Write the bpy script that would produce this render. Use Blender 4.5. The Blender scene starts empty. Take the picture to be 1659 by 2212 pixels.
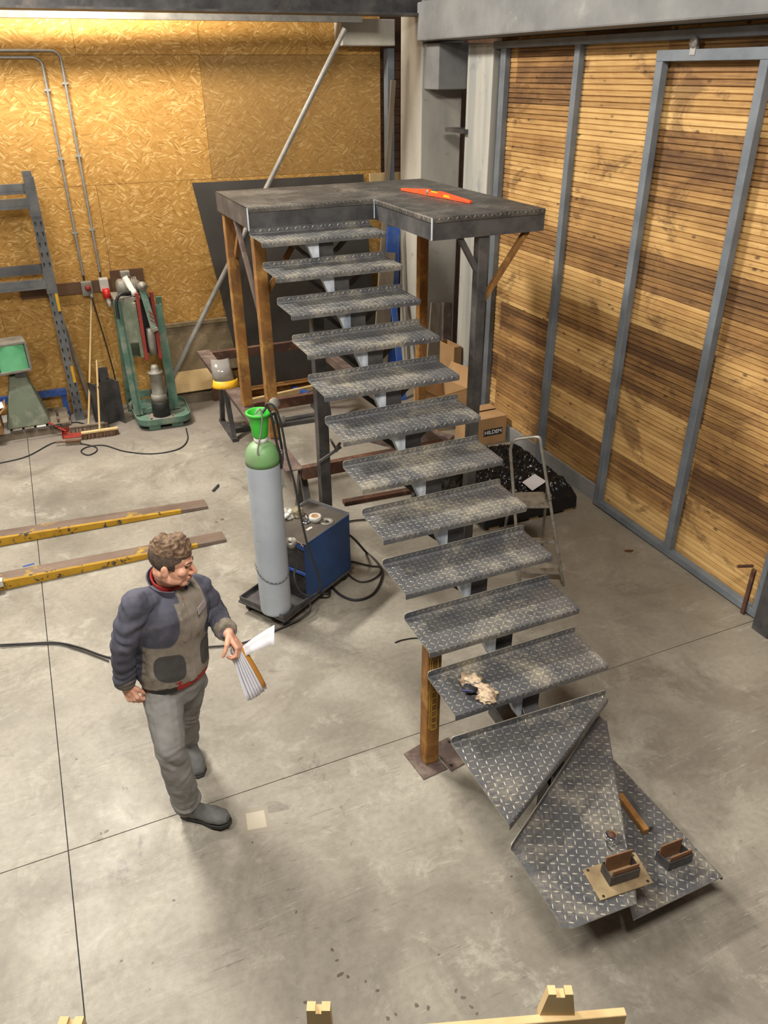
import bpy, bmesh, math, random
import numpy as np
from mathutils import Vector, Matrix, noise as mnoise
random.seed(7)
S = bpy.context.scene
COL = S.collection
# ---------------------------------------------------------------- camera
CAMH = 3.6
RW = Matrix(((0.91563052, 0.20403978, -0.34639359), (-0.40195013, 0.44847417, -0.79831511), (-0.00753947, 0.87019463, 0.49265045)))
cam = bpy.data.cameras.new('camera'); camo = bpy.data.objects.new('camera', cam); COL.objects.link(camo)
cam.sensor_fit = 'HORIZONTAL'; cam.sensor_width = 36; cam.lens = 36*1685/1659; cam.clip_start = 0.02
camo.matrix_world = Matrix.Translation((0, 0, CAMH)) @ RW.to_4x4()
S.camera = camo
# ---------------------------------------------------------------- colour management, world, lights
S.view_settings.view_transform = 'Standard'; S.view_settings.look = 'None'
S.view_settings.exposure = 0.0; S.view_settings.gamma = 1; S.view_settings.use_curve_mapping = False
W = bpy.data.worlds.new('world'); S.world = W; W.use_nodes = True
W.node_tree.nodes['Background'].inputs[0].default_value = (0.95, 0.97, 1.0, 1); W.node_tree.nodes['Background'].inputs[1].default_value = 0.72
def area(name, loc, target, size, energy, color, sizey=None, spread=180):
    l = bpy.data.lights.new(name, 'AREA'); l.energy = energy; l.color = color; l.size = size
    l.shape = 'RECTANGLE'; l.size_y = sizey or size; l.spread = math.radians(spread)
    o = bpy.data.objects.new(name, l); COL.objects.link(o); o.location = loc
    o.rotation_euler = (Vector(target)-Vector(loc)).to_track_quat('-Z', 'Y').to_euler(); return o
area('lamp_over_back_wall', (0.9, 8.9, 4.9), (1.1, 9.7, 3.4), 1.2, 105, (1, .86, .66), .25)
area('lamp_over_hall_left', (-0.9, 7.9, 6.2), (0.8, 5.0, 0), 1.5, 600, (1, .945, .84), .4)
area('lamp_over_hall_front', (-2.3, 2.8, 5.4), (0.6, 2.6, 0), 1.1, 170, (1, .95, .85), .5)
area('fill_right_wall', (0.6, 0.6, 5.6), (4.4, 4.8, .6), 1.6, 300, (1, .94, .84), .5)  # added fill light, brightens the right wall and the floor beside it
# ---------------------------------------------------------------- pixel of the photograph -> point of the place
def ray(px, py): return RW @ Vector((px-829.5, 1106-py, -1685.0))
def F(px, py, z=0.0):
    r = ray(px, py); t = (z-CAMH)/r.z; return Vector((0, 0, CAMH))+r*t
def PY(px, py, Y):
    r = ray(px, py); return Vector((0, 0, CAMH))+r*(Y/r.y)
def PX(px, py, X):
    r = ray(px, py); return Vector((0, 0, CAMH))+r*(X/r.x)
# ---------------------------------------------------------------- naming
def tag(o, label=None, cat=None, group=None, kind=None):
    if label: o['label'] = label
    if cat: o['category'] = cat
    if group: o['group'] = group
    if kind: o['kind'] = kind
    return o
def thing(name, label, cat, loc=(0, 0, 0), rz=0.0, group=None):
    o = bpy.data.objects.new(name, None); o.empty_display_size = .1; COL.objects.link(o)
    o.matrix_world = Matrix.Translation(loc) @ Matrix.Rotation(rz, 4, 'Z')
    return tag(o, label, cat, group)
def WM(o):
    m = o.matrix_basis.copy()
    return WM(o.parent) @ m if o.parent else m
# ---------------------------------------------------------------- mesh builder (world coordinates)
class MB:
    def __init__(s): s.v = []; s.f = []; s.m = []; s.sm = []
    def add(s, vs, fs, mat=0, smooth=False):
        n = len(s.v); s.v += [Vector(v) for v in vs]
        for f in fs: s.f.append([i+n for i in f]); s.m.append(mat); s.sm.append(smooth)
        return s
    def box(s, c, size, rot=None, mat=0):
        h = [x/2 for x in size]
        vs = [Vector((a*h[0], b*h[1], d*h[2])) for a in (-1, 1) for b in (-1, 1) for d in (-1, 1)]
        if rot is not None:
            if not isinstance(rot, Matrix): rot = Matrix.Rotation(rot, 3, 'Z')
            vs = [rot @ v for v in vs]
        vs = [v+Vector(c) for v in vs]
        return s.add(vs, [(0, 1, 3, 2), (4, 6, 7, 5), (0, 4, 5, 1), (2, 3, 7, 6), (0, 2, 6, 4), (1, 5, 7, 3)], mat)
    def bb(s, a, b, mat=0, rot=None):
        a = Vector(a); b = Vector(b); return s.box((a+b)/2, [abs(x) for x in (b-a)], rot, mat)
    def frame(s, p0, p1, up):
        d = (Vector(p1)-Vector(p0)).normalized(); u = Vector(up); sd = d.cross(u)
        if sd.length < 1e-4: sd = d.cross(Vector((1, 0, 0)))
        sd.normalize(); return d, sd, sd.cross(d).normalized()
    def bar(s, p0, p1, w, h, up=(0, 0, 1), mat=0):      # w sideways, h along up
        p0 = Vector(p0); p1 = Vector(p1); d, sd, u = s.frame(p0, p1, up)
        vs = [p+sd*(a*w/2)+u*(b*h/2) for p in (p0, p1) for a, b in ((-1, -1), (1, -1), (1, 1), (-1, 1))]
        return s.add(vs, [(3, 2, 1, 0), (4, 5, 6, 7), (0, 1, 5, 4), (1, 2, 6, 5), (2, 3, 7, 6), (3, 0, 4, 7)], mat)
    def tube(s, pts, r, seg=8, mat=0, closed=False, rs=None):
        pts = [Vector(p) for p in pts]; n = len(pts); vs = []; u = None
        for i, p in enumerate(pts):
            a = pts[(i-1) % n] if closed or i > 0 else p; b = pts[(i+1) % n] if closed or i < n-1 else p
            d = (b-a).normalized()
            if u is None: u = d.orthogonal().normalized()
            else:
                u = u-d*u.dot(d)
                u = u.normalized() if u.length > 1e-6 else d.orthogonal().normalized()
            w = d.cross(u); rr = rs[i] if rs else r
            vs += [p+u*(rr*math.cos(t))+w*(rr*math.sin(t)) for t in [2*math.pi*k/seg for k in range(seg)]]
        fs = []
        for i in range(n if closed else n-1):
            j = (i+1) % n
            for k in range(seg): k2 = (k+1) % seg; fs.append((i*seg+k, i*seg+k2, j*seg+k2, j*seg+k))
        s.add(vs, fs, mat, True)
        if not closed:
            s.add(vs[:seg], [tuple(range(seg))[::-1]], mat); s.add(vs[-seg:], [tuple(range(seg))], mat)
        return s
    def lathe(s, prof, c, axis=(0, 0, 1), seg=24, mat=0, smooth=True, mats=None):
        c = Vector(c); q = Vector((0, 0, 1)).rotation_difference(Vector(axis).normalized()); vs = []
        for r, z in prof:
            vs += [c+q @ Vector((r*math.cos(2*math.pi*k/seg), r*math.sin(2*math.pi*k/seg), z)) for k in range(seg)]
        for i in range(len(prof)-1):
            fs = [(i*seg+k, i*seg+(k+1) % seg, (i+1)*seg+(k+1) % seg, (i+1)*seg+k) for k in range(seg)]
            s.add_raw(vs, fs, (mats[i] if mats else mat), smooth, i == 0)
        b = s._b
        if prof[0][0] > 1e-4: s.f.append([b+k for k in range(seg)][::-1]); s.m.append(mat); s.sm.append(False)
        if prof[-1][0] > 1e-4: s.f.append([b+(len(prof)-1)*seg+k for k in range(seg)]); s.m.append(mat); s.sm.append(False)
        return s
    def add_raw(s, vs, fs, mat, smooth, first):
        if first: s._b = len(s.v); s.v += vs
        for f in fs: s.f.append([i+s._b for i in f]); s.m.append(mat); s.sm.append(smooth)
    def prism(s, poly, z0, z1, mat=0, mt=None):
        n = len(poly); vs = [Vector((p[0], p[1], z0)) for p in poly]+[Vector((p[0], p[1], z1)) for p in poly]
        if mt is not None: vs = [mt @ v for v in vs]
        return s.add(vs, [tuple(range(n))[::-1], tuple(range(n, 2*n))]+[(i, (i+1) % n, n+(i+1) % n, n+i) for i in range(n)], mat)
    def quad(s, a, b, c, d, t, mat=0):     # a thick board from four corners
        a, b, c, d = map(Vector, (a, b, c, d)); n = (b-a).cross(d-a).normalized()*t
        return s.add([a, b, c, d, a+n, b+n, c+n, d+n], [(3, 2, 1, 0), (4, 5, 6, 7), (0, 1, 5, 4), (1, 2, 6, 5), (2, 3, 7, 6), (3, 0, 4, 7)], mat)
    def build(s, name, mats, parent=None, bevel=0.0, origin=None):
        if not isinstance(mats, (list, tuple)): mats = [mats]
        if parent is not None: M = WM(parent).inverted(); vs = [M @ v for v in s.v]; loc = None
        else:
            if origin is None:
                xs = np.array([tuple(v) for v in s.v]); lo = xs.min(0); hi = xs.max(0); origin = ((lo[0]+hi[0])/2, (lo[1]+hi[1])/2, lo[2])
            loc = Vector(origin); vs = [v-loc for v in s.v]
        me = bpy.data.meshes.new(name); me.from_pydata([tuple(v) for v in vs], [], s.f)
        for m in mats: me.materials.append(m)
        me.polygons.foreach_set('material_index', s.m); me.polygons.foreach_set('use_smooth', s.sm); me.update()
        bm = bmesh.new(); bm.from_mesh(me); bmesh.ops.recalc_face_normals(bm, faces=bm.faces); bm.to_mesh(me); bm.free()
        o = bpy.data.objects.new(name, me); COL.objects.link(o)
        if parent is not None: o.parent = parent
        else: o.location = loc
        if bevel:
            b = o.modifiers.new('bevel', 'BEVEL'); b.width = bevel; b.segments = 2; b.limit_method = 'ANGLE'; b.angle_limit = math.radians(50)
        return o
def smooth_path(pts, k=6):      # Catmull-Rom through the points
    P = [Vector(p) for p in pts]; P = [P[0]*2-P[1]]+P+[P[-1]*2-P[-2]]; out = []
    for i in range(1, len(P)-2):
        a, b, c, d = P[i-1:i+3]
        for j in range(k):
            t = j/k; out.append(.5*((2*b)+(c-a)*t+(2*a-5*b+4*c-d)*t*t+(3*b-a-3*c+d)*t*t*t))
    return out+[P[-2]]
def copy_tree(o, parent=None):
    c = o.copy(); COL.objects.link(c)
    if parent is not None: c.parent = parent
    for ch in list(o.children): copy_tree(ch, c)
    return c
# ---------------------------------------------------------------- materials
class NT:
    def __init__(s, name):
        s.mat = bpy.data.materials.new(name); s.mat.use_nodes = True; s.t = s.mat.node_tree; s.b = s.t.nodes['Principled BSDF']
    def n(s, typ, **kw):
        nd = s.t.nodes.new('ShaderNode'+typ)
        for k, v in kw.items():
            if k.startswith('i_'):
                key = k[2:]; key = int(key) if key.isdigit() else key.replace('_', ' ')
                if hasattr(v, 'is_output') or isinstance(v, bpy.types.NodeSocket): s.t.links.new(v, nd.inputs[key])
                else: nd.inputs[key].default_value = v
            else: setattr(nd, k, v)
        return nd
    def link(s, a, b): s.t.links.new(a, b)
    def coord(s, scale=(1, 1, 1), loc=(0, 0, 0), rot=(0, 0, 0), kind='Object'):
        tc = s.n('TexCoord'); m = s.n('Mapping', i_Vector=tc.outputs[kind]); m.inputs['Scale'].default_value = scale
        m.inputs['Location'].default_value = loc; m.inputs['Rotation'].default_value = rot; return m.outputs[0]
    def noise(s, vec, scale, detail=5, rough=.6, dist=0, w=None):
        nd = s.n('TexNoise', i_Scale=scale, i_Detail=detail, i_Roughness=rough, i_Distortion=dist)
        if w is not None: nd.noise_dimensions = '4D'; s.link(w, nd.inputs['W'])
        s.link(vec, nd.inputs['Vector']); return nd.outputs['Fac']
    def ramp(s, fac, stops, interp='LINEAR'):
        r = s.n('ValToRGB', i_Fac=fac); cr = r.color_ramp; cr.interpolation = interp
        while len(cr.elements) < len(stops): cr.elements.new(.5)
        for e, (p, c) in zip(cr.elements, stops):
            e.position = p; e.color = (c, c, c, 1) if isinstance(c, (int, float)) else (*c, 1)
        return r.outputs[0]
    def mix(s, f, a, b, blend='MIX'):
        m = s.n('Mix', data_type='RGBA', blend_type=blend)
        for k, v in ((0, f), (6, a), (7, b)):
            if isinstance(v, (int, float)): m.inputs[k].default_value = v if k == 0 else (v, v, v, 1)
            elif isinstance(v, tuple): m.inputs[k].default_value = (*v, 1)
            else: s.link(v, m.inputs[k])
        return m.outputs[2]
    def math(s, op, a, b=0.0, c=0.0, clamp=False):
        m = s.n('Math', operation=op, use_clamp=clamp)
        for k, v in ((0, a), (1, b), (2, c)):
            if isinstance(v, (int, float)): m.inputs[k].default_value = v
            else: s.link(v, m.inputs[k])
        return m.outputs[0]
    def sep(s, vec): return s.n('SeparateXYZ', i_Vector=vec).outputs
    def out(s, color=None, rough=.6, metal=0.0, bump=None, bstr=.3, bdist=.005, spec=None):
        for k, v in (('Base Color', color), ('Roughness', rough), ('Metallic', metal)):
            if v is None: continue
            if isinstance(v, (int, float)): s.b.inputs[k].default_value = v
            elif isinstance(v, tuple): s.b.inputs[k].default_value = (*v, 1)
            else: s.link(v, s.b.inputs[k])
        if spec is not None: s.b.inputs['Specular IOR Level'].default_value = spec
        if bump is not None:
            bn = s.n('Bump', i_Height=bump, i_Strength=bstr, i_Distance=bdist); s.link(bn.outputs[0], s.b.inputs['Normal'])
        return s.mat
def lin(r, g, b):
    f = lambda c: c/12.92 if c <= .04045 else ((c+.055)/1.055)**2.4
    return tuple(f(x/255) for x in (r, g, b))
def surf(name, c1, c2, scale=6, stretch=(1, 1, 1), rough=.6, metal=0.0, dirt=None, dscale=3, dlo=.5, dhi=.65, bump=.15, bdist=.004, lo=.35, hi=.65, spec=None):
    t = NT(name); v = t.coord(stretch); n = t.noise(v, scale, 6, .6)
    c = t.mix(t.ramp(n, [(lo, 0), (hi, 1)]), c1, c2)
    if dirt:
        d = t.ramp(t.noise(t.coord(), dscale, 8, .7, .3), [(dlo, 0), (dhi, 1)]); c = t.mix(d, c, dirt)
    return t.out(c, rough, metal, n if bump else None, bump, bdist, spec)
M = {}
M['concrete_floor'] = None
M['steel_dark'] = surf('dark_mill_steel', lin(66, 65, 67), lin(99, 97, 97), 5, rough=.48, metal=.45, dirt=lin(118, 112, 106), dlo=.55, dhi=.75)
M['steel_bright'] = surf('ground_steel', lin(140, 150, 166), lin(226, 234, 244), 14, (1, 1, .3), rough=.35, metal=.25)
M['cut_edge'] = NT('bright_cut_edge').out(lin(176, 172, 160), .4, .3)
M['steel_paint'] = surf('grey_steel_frame', lin(98, 105, 114), lin(120, 127, 135), 4, rough=.55, metal=.2)
M['steel_rack'] = surf('grey_rack_steel', lin(92, 95, 100), lin(122, 124, 128), 5, rough=.5, metal=.35, dirt=lin(135, 130, 122), dlo=.5, dhi=.8)
M['rust'] = surf('orange_rust', lin(142, 96, 42), lin(104, 72, 40), 9, (1, 1, .35), rough=.8, dirt=lin(168, 126, 62), dscale=7, dlo=.5, dhi=.68)
M['rust_dark'] = surf('dark_rust', lin(92, 56, 40), lin(66, 48, 42), 7, rough=.75, dirt=lin(118, 84, 62), dscale=5)
M['rust_brown'] = surf('brown_mill_rust', lin(104, 88, 82), lin(82, 66, 62), 7, rough=.6, metal=.15, dirt=lin(126, 112, 102), dscale=5)
M['concrete'] = surf('cast_concrete', lin(160, 157, 150), lin(188, 184, 174), 2.5, (1, 1, .35), rough=.85, dirt=lin(140, 137, 130), dscale=9, dlo=.6, dhi=.72)
M['concrete_dark'] = surf('grey_concrete', lin(112, 113, 114), lin(138, 138, 138), 1.8, (1, 1, 1), rough=.8, dirt=lin(160, 159, 155), dscale=4, dlo=.6, dhi=.8)
M['pale_wood_col'] = surf('whitewashed_timber', lin(150, 152, 150), lin(196, 192, 182), 4, (1, 1, .08), rough=.8, dirt=lin(120, 128, 138), dscale=3, dlo=.55, dhi=.7)
M['black'] = NT('black').out((.012, .012, .013), .6)
M['rubber'] = NT('black_rubber').out((.02, .02, .021), .55)
M['galv'] = surf('galvanised_tube', lin(150, 150, 150), lin(180, 180, 178), 8, rough=.45, metal=.5)
M['alu'] = surf('worn_aluminium', lin(146, 142, 134), lin(178, 174, 166), 12, rough=.42, metal=.6, dirt=lin(110, 104, 94), dscale=9)
M['wood_pale'] = surf('pale_softwood', lin(206, 180, 134), lin(188, 160, 112), 6, (1, 1, .12), rough=.75)
M['wood_grey'] = surf('weathered_wood', lin(132, 120, 104), lin(108, 96, 82), 8, (1, 1, .1), rough=.85)
M['wood_brown'] = surf('brown_wood', lin(112, 84, 62), lin(88, 62, 46), 8, (.15, 1, 1), rough=.8)
M['cardboard'] = surf('cardboard', lin(176, 140, 98), lin(160, 124, 84), 4, rough=.85)
M['blue'] = surf('blue_paint', lin(48, 88, 168), lin(40, 74, 150), 5, rough=.5, dirt=lin(74, 98, 140), dscale=6)
# diamond plate
def diamond(name, base1, base2, dust, dlo, dhi, loz=False):
    t = NT(name); v = t.coord(); oi = t.n('ObjectInfo'); w = t.math('MULTIPLY', oi.outputs['Random'], 40.0)
    n1 = t.noise(v, 5, 5, .6, 0, w); n2 = t.noise(v, 2.6, 8, .72, .6, w); n3 = t.noise(v, 60, 3, .6, 0, w)
    c = t.mix(t.ramp(n1, [(.35, 0), (.65, 1)]), base1, base2)
    d = t.ramp(t.math('ADD', n2, t.math('MULTIPLY', t.math('SUBTRACT', n3, .5), .25)), [(dlo, 0), (dhi, .8)])
    c = t.mix(d, c, dust)
    r = t.mix(d, (.42,)*3, (.75,)*3); m = t.mix(d, (.65,)*3, (.1,)*3)
    return t.out(c, r, m, n3, .12, .002)
M['plate'] = diamond('chequer_plate', lin(98, 100, 106), lin(126, 126, 128), lin(160, 150, 130), .48, .72)
M['plate_loz'] = diamond('chequer_plate_lozenge', lin(132, 131, 128), lin(154, 150, 140), lin(188, 176, 142), .45, .7)
M['plate_d'] = diamond('dark_chequer_plate', lin(80, 78, 77), lin(108, 105, 102), lin(136, 126, 114), .46, .76)
M['plate_d_loz'] = diamond('dark_chequer_plate_lozenge', lin(112, 110, 108), lin(138, 134, 126), lin(160, 150, 132), .5, .75)
# OSB
def osb(name, tint, dark=0.0):
    t = NT(name); v = t.coord((1, 0, 1))
    vo = t.n('TexVoronoi', i_Scale=11.0); t.link(v, vo.inputs['Vector'])
    ang = t.math('MULTIPLY', t.sep(vo.outputs['Color'])[0], 1.9)
    ang = t.math('SUBTRACT', ang, .95)
    vr = t.n('VectorRotate', rotation_type='AXIS_ANGLE'); vr.inputs['Axis'].default_value = (0, 1, 0)
    t.link(v, vr.inputs['Vector']); t.link(ang, vr.inputs['Angle'])
    mp = t.n('Mapping', i_Vector=vr.outputs[0]); mp.inputs['Scale'].default_value = (13, 1, 74)
    v2 = t.n('TexVoronoi', i_Scale=1.0); t.link(mp.outputs[0], v2.inputs['Vector'])
    cell = t.sep(v2.outputs['Color'])[0]
    c = t.ramp(cell, [(0, lin(166, 122, 56)), (.25, lin(190, 144, 72)), (.8, lin(204, 158, 86)), (.95, lin(230, 192, 126))])
    big = t.noise(v, .8, 4, .6)
    c = t.mix(t.ramp(big, [(.35, 0), (.7, .35)]), c, lin(150, 112, 56))
    fine = t.noise(t.coord((20, 1, 60)), 2, 3, .6)
    c = t.mix(t.ramp(fine, [(.3, .25), (.6, 0)]), c, lin(120, 80, 34))
    if dark: c = t.mix(dark, c, tint)
    z = t.sep(t.coord())[2]
    return t.out(c, .75, 0, cell, .12, .003)
M['osb'] = osb('osb_board', (1, 1, 1)); M['osb_old'] = osb('weathered_osb_board', lin(120, 96, 60), .45)
# slatted timber wall
def slatwood():
    t = NT('stacked_slat_timber'); v = t.coord(); x, y, z = t.sep(v)[0:3]
    PIT = 0.0415
    row = t.math('FLOOR', t.math('DIVIDE', z, PIT)); band = t.math('FLOOR', t.math('DIVIDE', z, PIT*7)); col = t.math('FLOOR', t.math('DIVIDE', t.math('SUBTRACT', y, .12), 1.0))
    def wn(a, b, c=0.0):
        cb = t.n('CombineXYZ')
        for k, q in enumerate((a, b, c)):
            if isinstance(q, (int, float)): cb.inputs[k].default_value = q
            else: t.link(q, cb.inputs[k])
        w = t.n('TexWhiteNoise', noise_dimensions='3D'); t.link(cb.outputs[0], w.inputs['Vector']); return w.outputs['Value']
    a = wn(row, 3.0); b = wn(band, col, 5.0)
    g = t.noise(t.coord((1, .8, 28)), 3, 6, .65); p = t.noise(t.coord((1, 1, 1)), 1.7, 5, .65, .4)
    f = t.math('ADD', t.math('MULTIPLY', a, .16), t.math('MULTIPLY', b, .34))
    f = t.math('ADD', f, t.math('MULTIPLY', g, .42)); f = t.math('ADD', f, t.math('MULTIPLY', p, .35))
    c = t.ramp(f, [(.44, lin(92, 64, 38)), (.58, lin(144, 106, 62)), (.72, lin(182, 143, 88)), (.88, lin(212, 176, 116))])
    vo = t.n('TexVoronoi', i_Scale=1.0); t.link(t.coord((1, 4.5, 9)), vo.inputs['Vector'])
    k = t.ramp(vo.outputs['Distance'], [(.06, 1), (.14, 0)])
    c = t.mix(t.math('MULTIPLY', k, .75), c, lin(58, 36, 20))
    st = t.noise(t.coord((1, 1.2, 2.2), (4, 2, 7)), 1.6, 7, .7, .6)
    c = t.mix(t.ramp(st, [(.54, 0), (.62, .6)]), c, lin(92, 62, 38))
    return t.out(c, .75, 0, g, .2, .003)
M['slats'] = slatwood()
def floor_mat():
    t = NT('workshop_concrete_floor'); v = t.coord(); x, y, z = t.sep(v)[0:3]
    n1 = t.noise(v, .8, 9, .66, .5); n2 = t.noise(v, 2.6, 10, .74, .5); n3 = t.noise(v, 26, 5, .65); n4 = t.noise(t.coord(loc=(11, 5, 2)), 1.1, 8, .7, .9)
    c = t.ramp(n1, [(.32, lin(128, 122, 112)), (.48, lin(150, 144, 133)), (.62, lin(166, 160, 148))])
    c = t.mix(t.ramp(n4, [(.52, 0), (.62, .55)]), c, lin(118, 110, 100))
    c = t.mix(t.ramp(n2, [(.55, 0), (.61, .4), (.72, .75)]), c, lin(184, 179, 167))
    c = t.mix(t.ramp(t.noise(t.coord(loc=(7, 3, 0)), 1.7, 10, .78, .8), [(.6, 0), (.66, .6)]), c, lin(100, 92, 84))
    c = t.mix(t.ramp(t.noise(t.coord(loc=(2, 9, 0)), 9, 6, .7, .5), [(.66, 0), (.7, .6)]), c, lin(92, 84, 76))
    c = t.mix(t.ramp(n3, [(.35, .25), (.6, 0)]), c, lin(104, 98, 88))
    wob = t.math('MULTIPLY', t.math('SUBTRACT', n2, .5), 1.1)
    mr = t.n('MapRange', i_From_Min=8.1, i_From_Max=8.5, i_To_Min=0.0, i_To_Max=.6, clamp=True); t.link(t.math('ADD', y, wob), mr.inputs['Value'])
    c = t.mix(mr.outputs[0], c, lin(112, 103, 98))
    mr2 = t.n('MapRange', i_From_Min=2.4, i_From_Max=4.4, i_To_Min=0.0, i_To_Max=.5, clamp=True); t.link(t.math('ADD', x, wob), mr2.inputs['Value'])  # shade on the right-hand floor painted into its colour, browner to the right
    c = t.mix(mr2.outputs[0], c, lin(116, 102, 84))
    # thin scratches in several directions
    for k, (rz, loc) in enumerate(((.5, 0), (-.35, 3), (1.2, 8), (.05, 12))):
        w1 = t.noise(t.coord((.35, 16, 1), (loc, loc, 0), (0, 0, rz)), 2.0, 2, .5, .25)
        d = t.math('ABSOLUTE', t.math('SUBTRACT', w1, .5)); gate = t.ramp(t.noise(t.coord(loc=(loc, 2, 0)), 1.3, 3, .5), [(.52, 0), (.62, 1)])
        line = t.math('MULTIPLY', t.ramp(d, [(.0015, .8), (.004, 0)]), gate)
        c = t.mix(line, c, lin(96, 88, 80) if k % 2 else lin(184, 180, 168))
    r = t.ramp(n2, [(.3, .36), (.7, .6)])
    return t.out(c, r, 0, n3, .08, .002, .4)
M['concrete_floor'] = floor_mat()
# ================================================================ the setting
def struct(o): o['kind'] = 'structure'; return o
f = MB()
XJ, YJ = -0.468, 3.18
for xa, xb in ((-8, XJ-.003), (XJ+.003, 9)):
    for ya, yb in ((-4, YJ-.003), (YJ+.003, 13)): f.bb((xa, ya, -.2), (xb, yb, 0))
f.bb((-8, -4, -.25), (9, 13, -.015), 1)
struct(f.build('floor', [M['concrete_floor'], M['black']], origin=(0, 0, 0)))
WY = 9.68; WX = 4.47
f = MB()   # OSB wall
G = .0016
def osbp(x0, x1, z0, z1, m=0): f.bb((x0+G, WY, z0+G), (x1-G, WY+.02, z1-G), m)
for z0, z1, xs in ((-.0, 1.28, (-7, -5.5, -3, -.45, 2.05, 4.2)), (1.28, 2.53, (-7, -4.2, -1.7, .8, 3.3, 4.2)), (2.53, 3.76, (-7, -5.5, -2.92, -.42, 2.08, 4.2)), (3.76, 5.0, (-7, -4.2, -1.7, .83, 2.1, 3.3, 4.2))):
    for a, b in zip(xs[:-1], xs[1:]): osbp(a, b, z0, z1, 1 if (z0 == 2.53 and a > 2) else 0)
f.bb((-7, WY+.02, 0), (4.2, WY+.12, 5), 2)
struct(f.build('wall_back', [M['osb'], M['osb_old'], M['black']], origin=(0, WY, 0)))
f = MB()   # slatted timber wall, every lamella a rounded strip
PIT = .0415; L0, L1 = 2.95, 7.42
nrow = int(3.86/PIT)
for i in range(nrow):
    z = i*PIT+.0; dx = random.uniform(-.002, .003)
    f.add([(WX+dx, y, zz) for y in (L0, L1) for zz in (z+.0085, z+PIT-.002)]+[(WX+.012, y, zz) for y in (L0, L1) for zz in (z, z+PIT)], [(0, 1, 3, 2), (0, 2, 6, 4), (1, 5, 7, 3)])
f.bb((WX+.012, L0, 0), (WX+.1, L1, 3.86), 1)
struct(f.build('wall_right', [M['slats'], M['black']], origin=(WX, 0, 0)))
f = MB()   # dark outside beyond the corner and past the gate
f.bb((5.6, -4, 0), (5.7, 13, 5)); f.bb((4.2, 11.2, 0), (5.6, 11.3, 5))
struct(f.build('wall_outer', M['wood_brown']))
f = MB(); f.bb((-7.2, -4, 0), (-7, 10, 6.5)); struct(f.build('wall_left', M['concrete_dark']))
f = MB(); f.bb((-7.2, -4.2, 0), (5.7, -4, 6.5)); struct(f.build('wall_front', M['concrete_dark']))
f = MB(); f.bb((-7.2, -4.2, 6.5), (5.7, 13, 6.6)); struct(f.build('ceiling', M['steel_rack']))
# overhead steel beams and rail at the very top of the picture
f = MB()
f.bb((-5, 8.45, 4.085), (4.75, 8.75, 4.105)); f.bb((-5, 8.59, 4.105), (4.75, 8.61, 4.55)); f.bb((-5, 8.45, 4.55), (4.75, 8.75, 4.57))
struct(f.build('trim_1', M['steel_dark'])); 
f = MB(); f.bb((-5, 9.35, 4.08), (3.85, 9.37, 4.2)); f.bb((-5, 9.35, 4.06), (3.85, 9.45, 4.08)); f.bb((-5, 9.35, 4.2), (3.85, 9.45, 4.22))
struct(f.build('trim_2', M['galv']))
# columns
f = MB(); f.bb((4.2, 8.57, 0), (4.7, 9.11, 4.9)); struct(f.build('trim_30', [M['concrete']], bevel=.012))
f = MB(); f.bb((4.42, 7.47, 0), (4.75, 7.97, 3.82)); struct(f.build('trim_31', [M['pale_wood_col']], bevel=.006))
f = MB(); f.bb((4.22, 8.22, 3.42), (4.86, 8.56, 3.84)); struct(f.build('trim_3', [M['concrete_dark']], bevel=.01))
f = MB(); f.bb((4.1, 1.5, 3.86), (4.5, 8.5, 4.2)); struct(f.build('trim_4', [M['concrete_dark']], bevel=.015))
f = MB(); f.bb((3.63, 9.42, 3.84), (4.28, 9.66, 4.1)); struct(f.build('trim_5', [M['concrete']], bevel=.012))
f = MB(); f.bb((4.22, 9.5, 0), (4.3, 9.62, 3.82)); struct(f.build('trim_6', M['steel_paint']))
f = MB(); f.bb((4.53, 8.2, 2.6+.42), (4.72, 8.0, 3.06)); f.bb((4.36, 7.9, 3.02), (4.5, 8.3, 3.06)); struct(f.build('trim_7', M['steel_dark']))
f = MB()
for i in range(40): f.bb((4.3, 10.05, .1*i+.004), (5.4, 10.08, .1*i+.098))
struct(f.build('trim_8', M['wood_brown']))
f = MB(); f.bb((4.0, 9.55, 2.36), (4.5, 9.6, 2.5)) ; struct(f.build('trim_9', M['wood_pale']))
# steel framing on the slatted wall
def batten(y, z0=.0, z1=3.8, w=.07, d=.06): b = MB(); b.bb((WX-d, y-w/2, z0), (WX-.001, y+w/2, z1)); return b
n = 10
for y in (6.13,):
    struct(batten(y, .0, 3.78).build('trim_%d' % n, M['steel_paint'], bevel=.004)); n += 1
struct(batten(7.28, 0, 3.78, .09, .06).build('trim_%d' % n, M['steel_paint'], bevel=.004)); n += 1
f = MB(); f.bb((WX-.07, 2.9, 3.77), (WX, 7.45, 3.83)); struct(f.build('trim_%d' % n, M['steel_paint'], bevel=.004)); n += 1
f = MB(); f.bb((WX-.03, 5.2, 0), (WX+.0, 7.4, .16)); struct(f.build('trim_%d' % n, M['concrete_dark'])); n += 1
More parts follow.
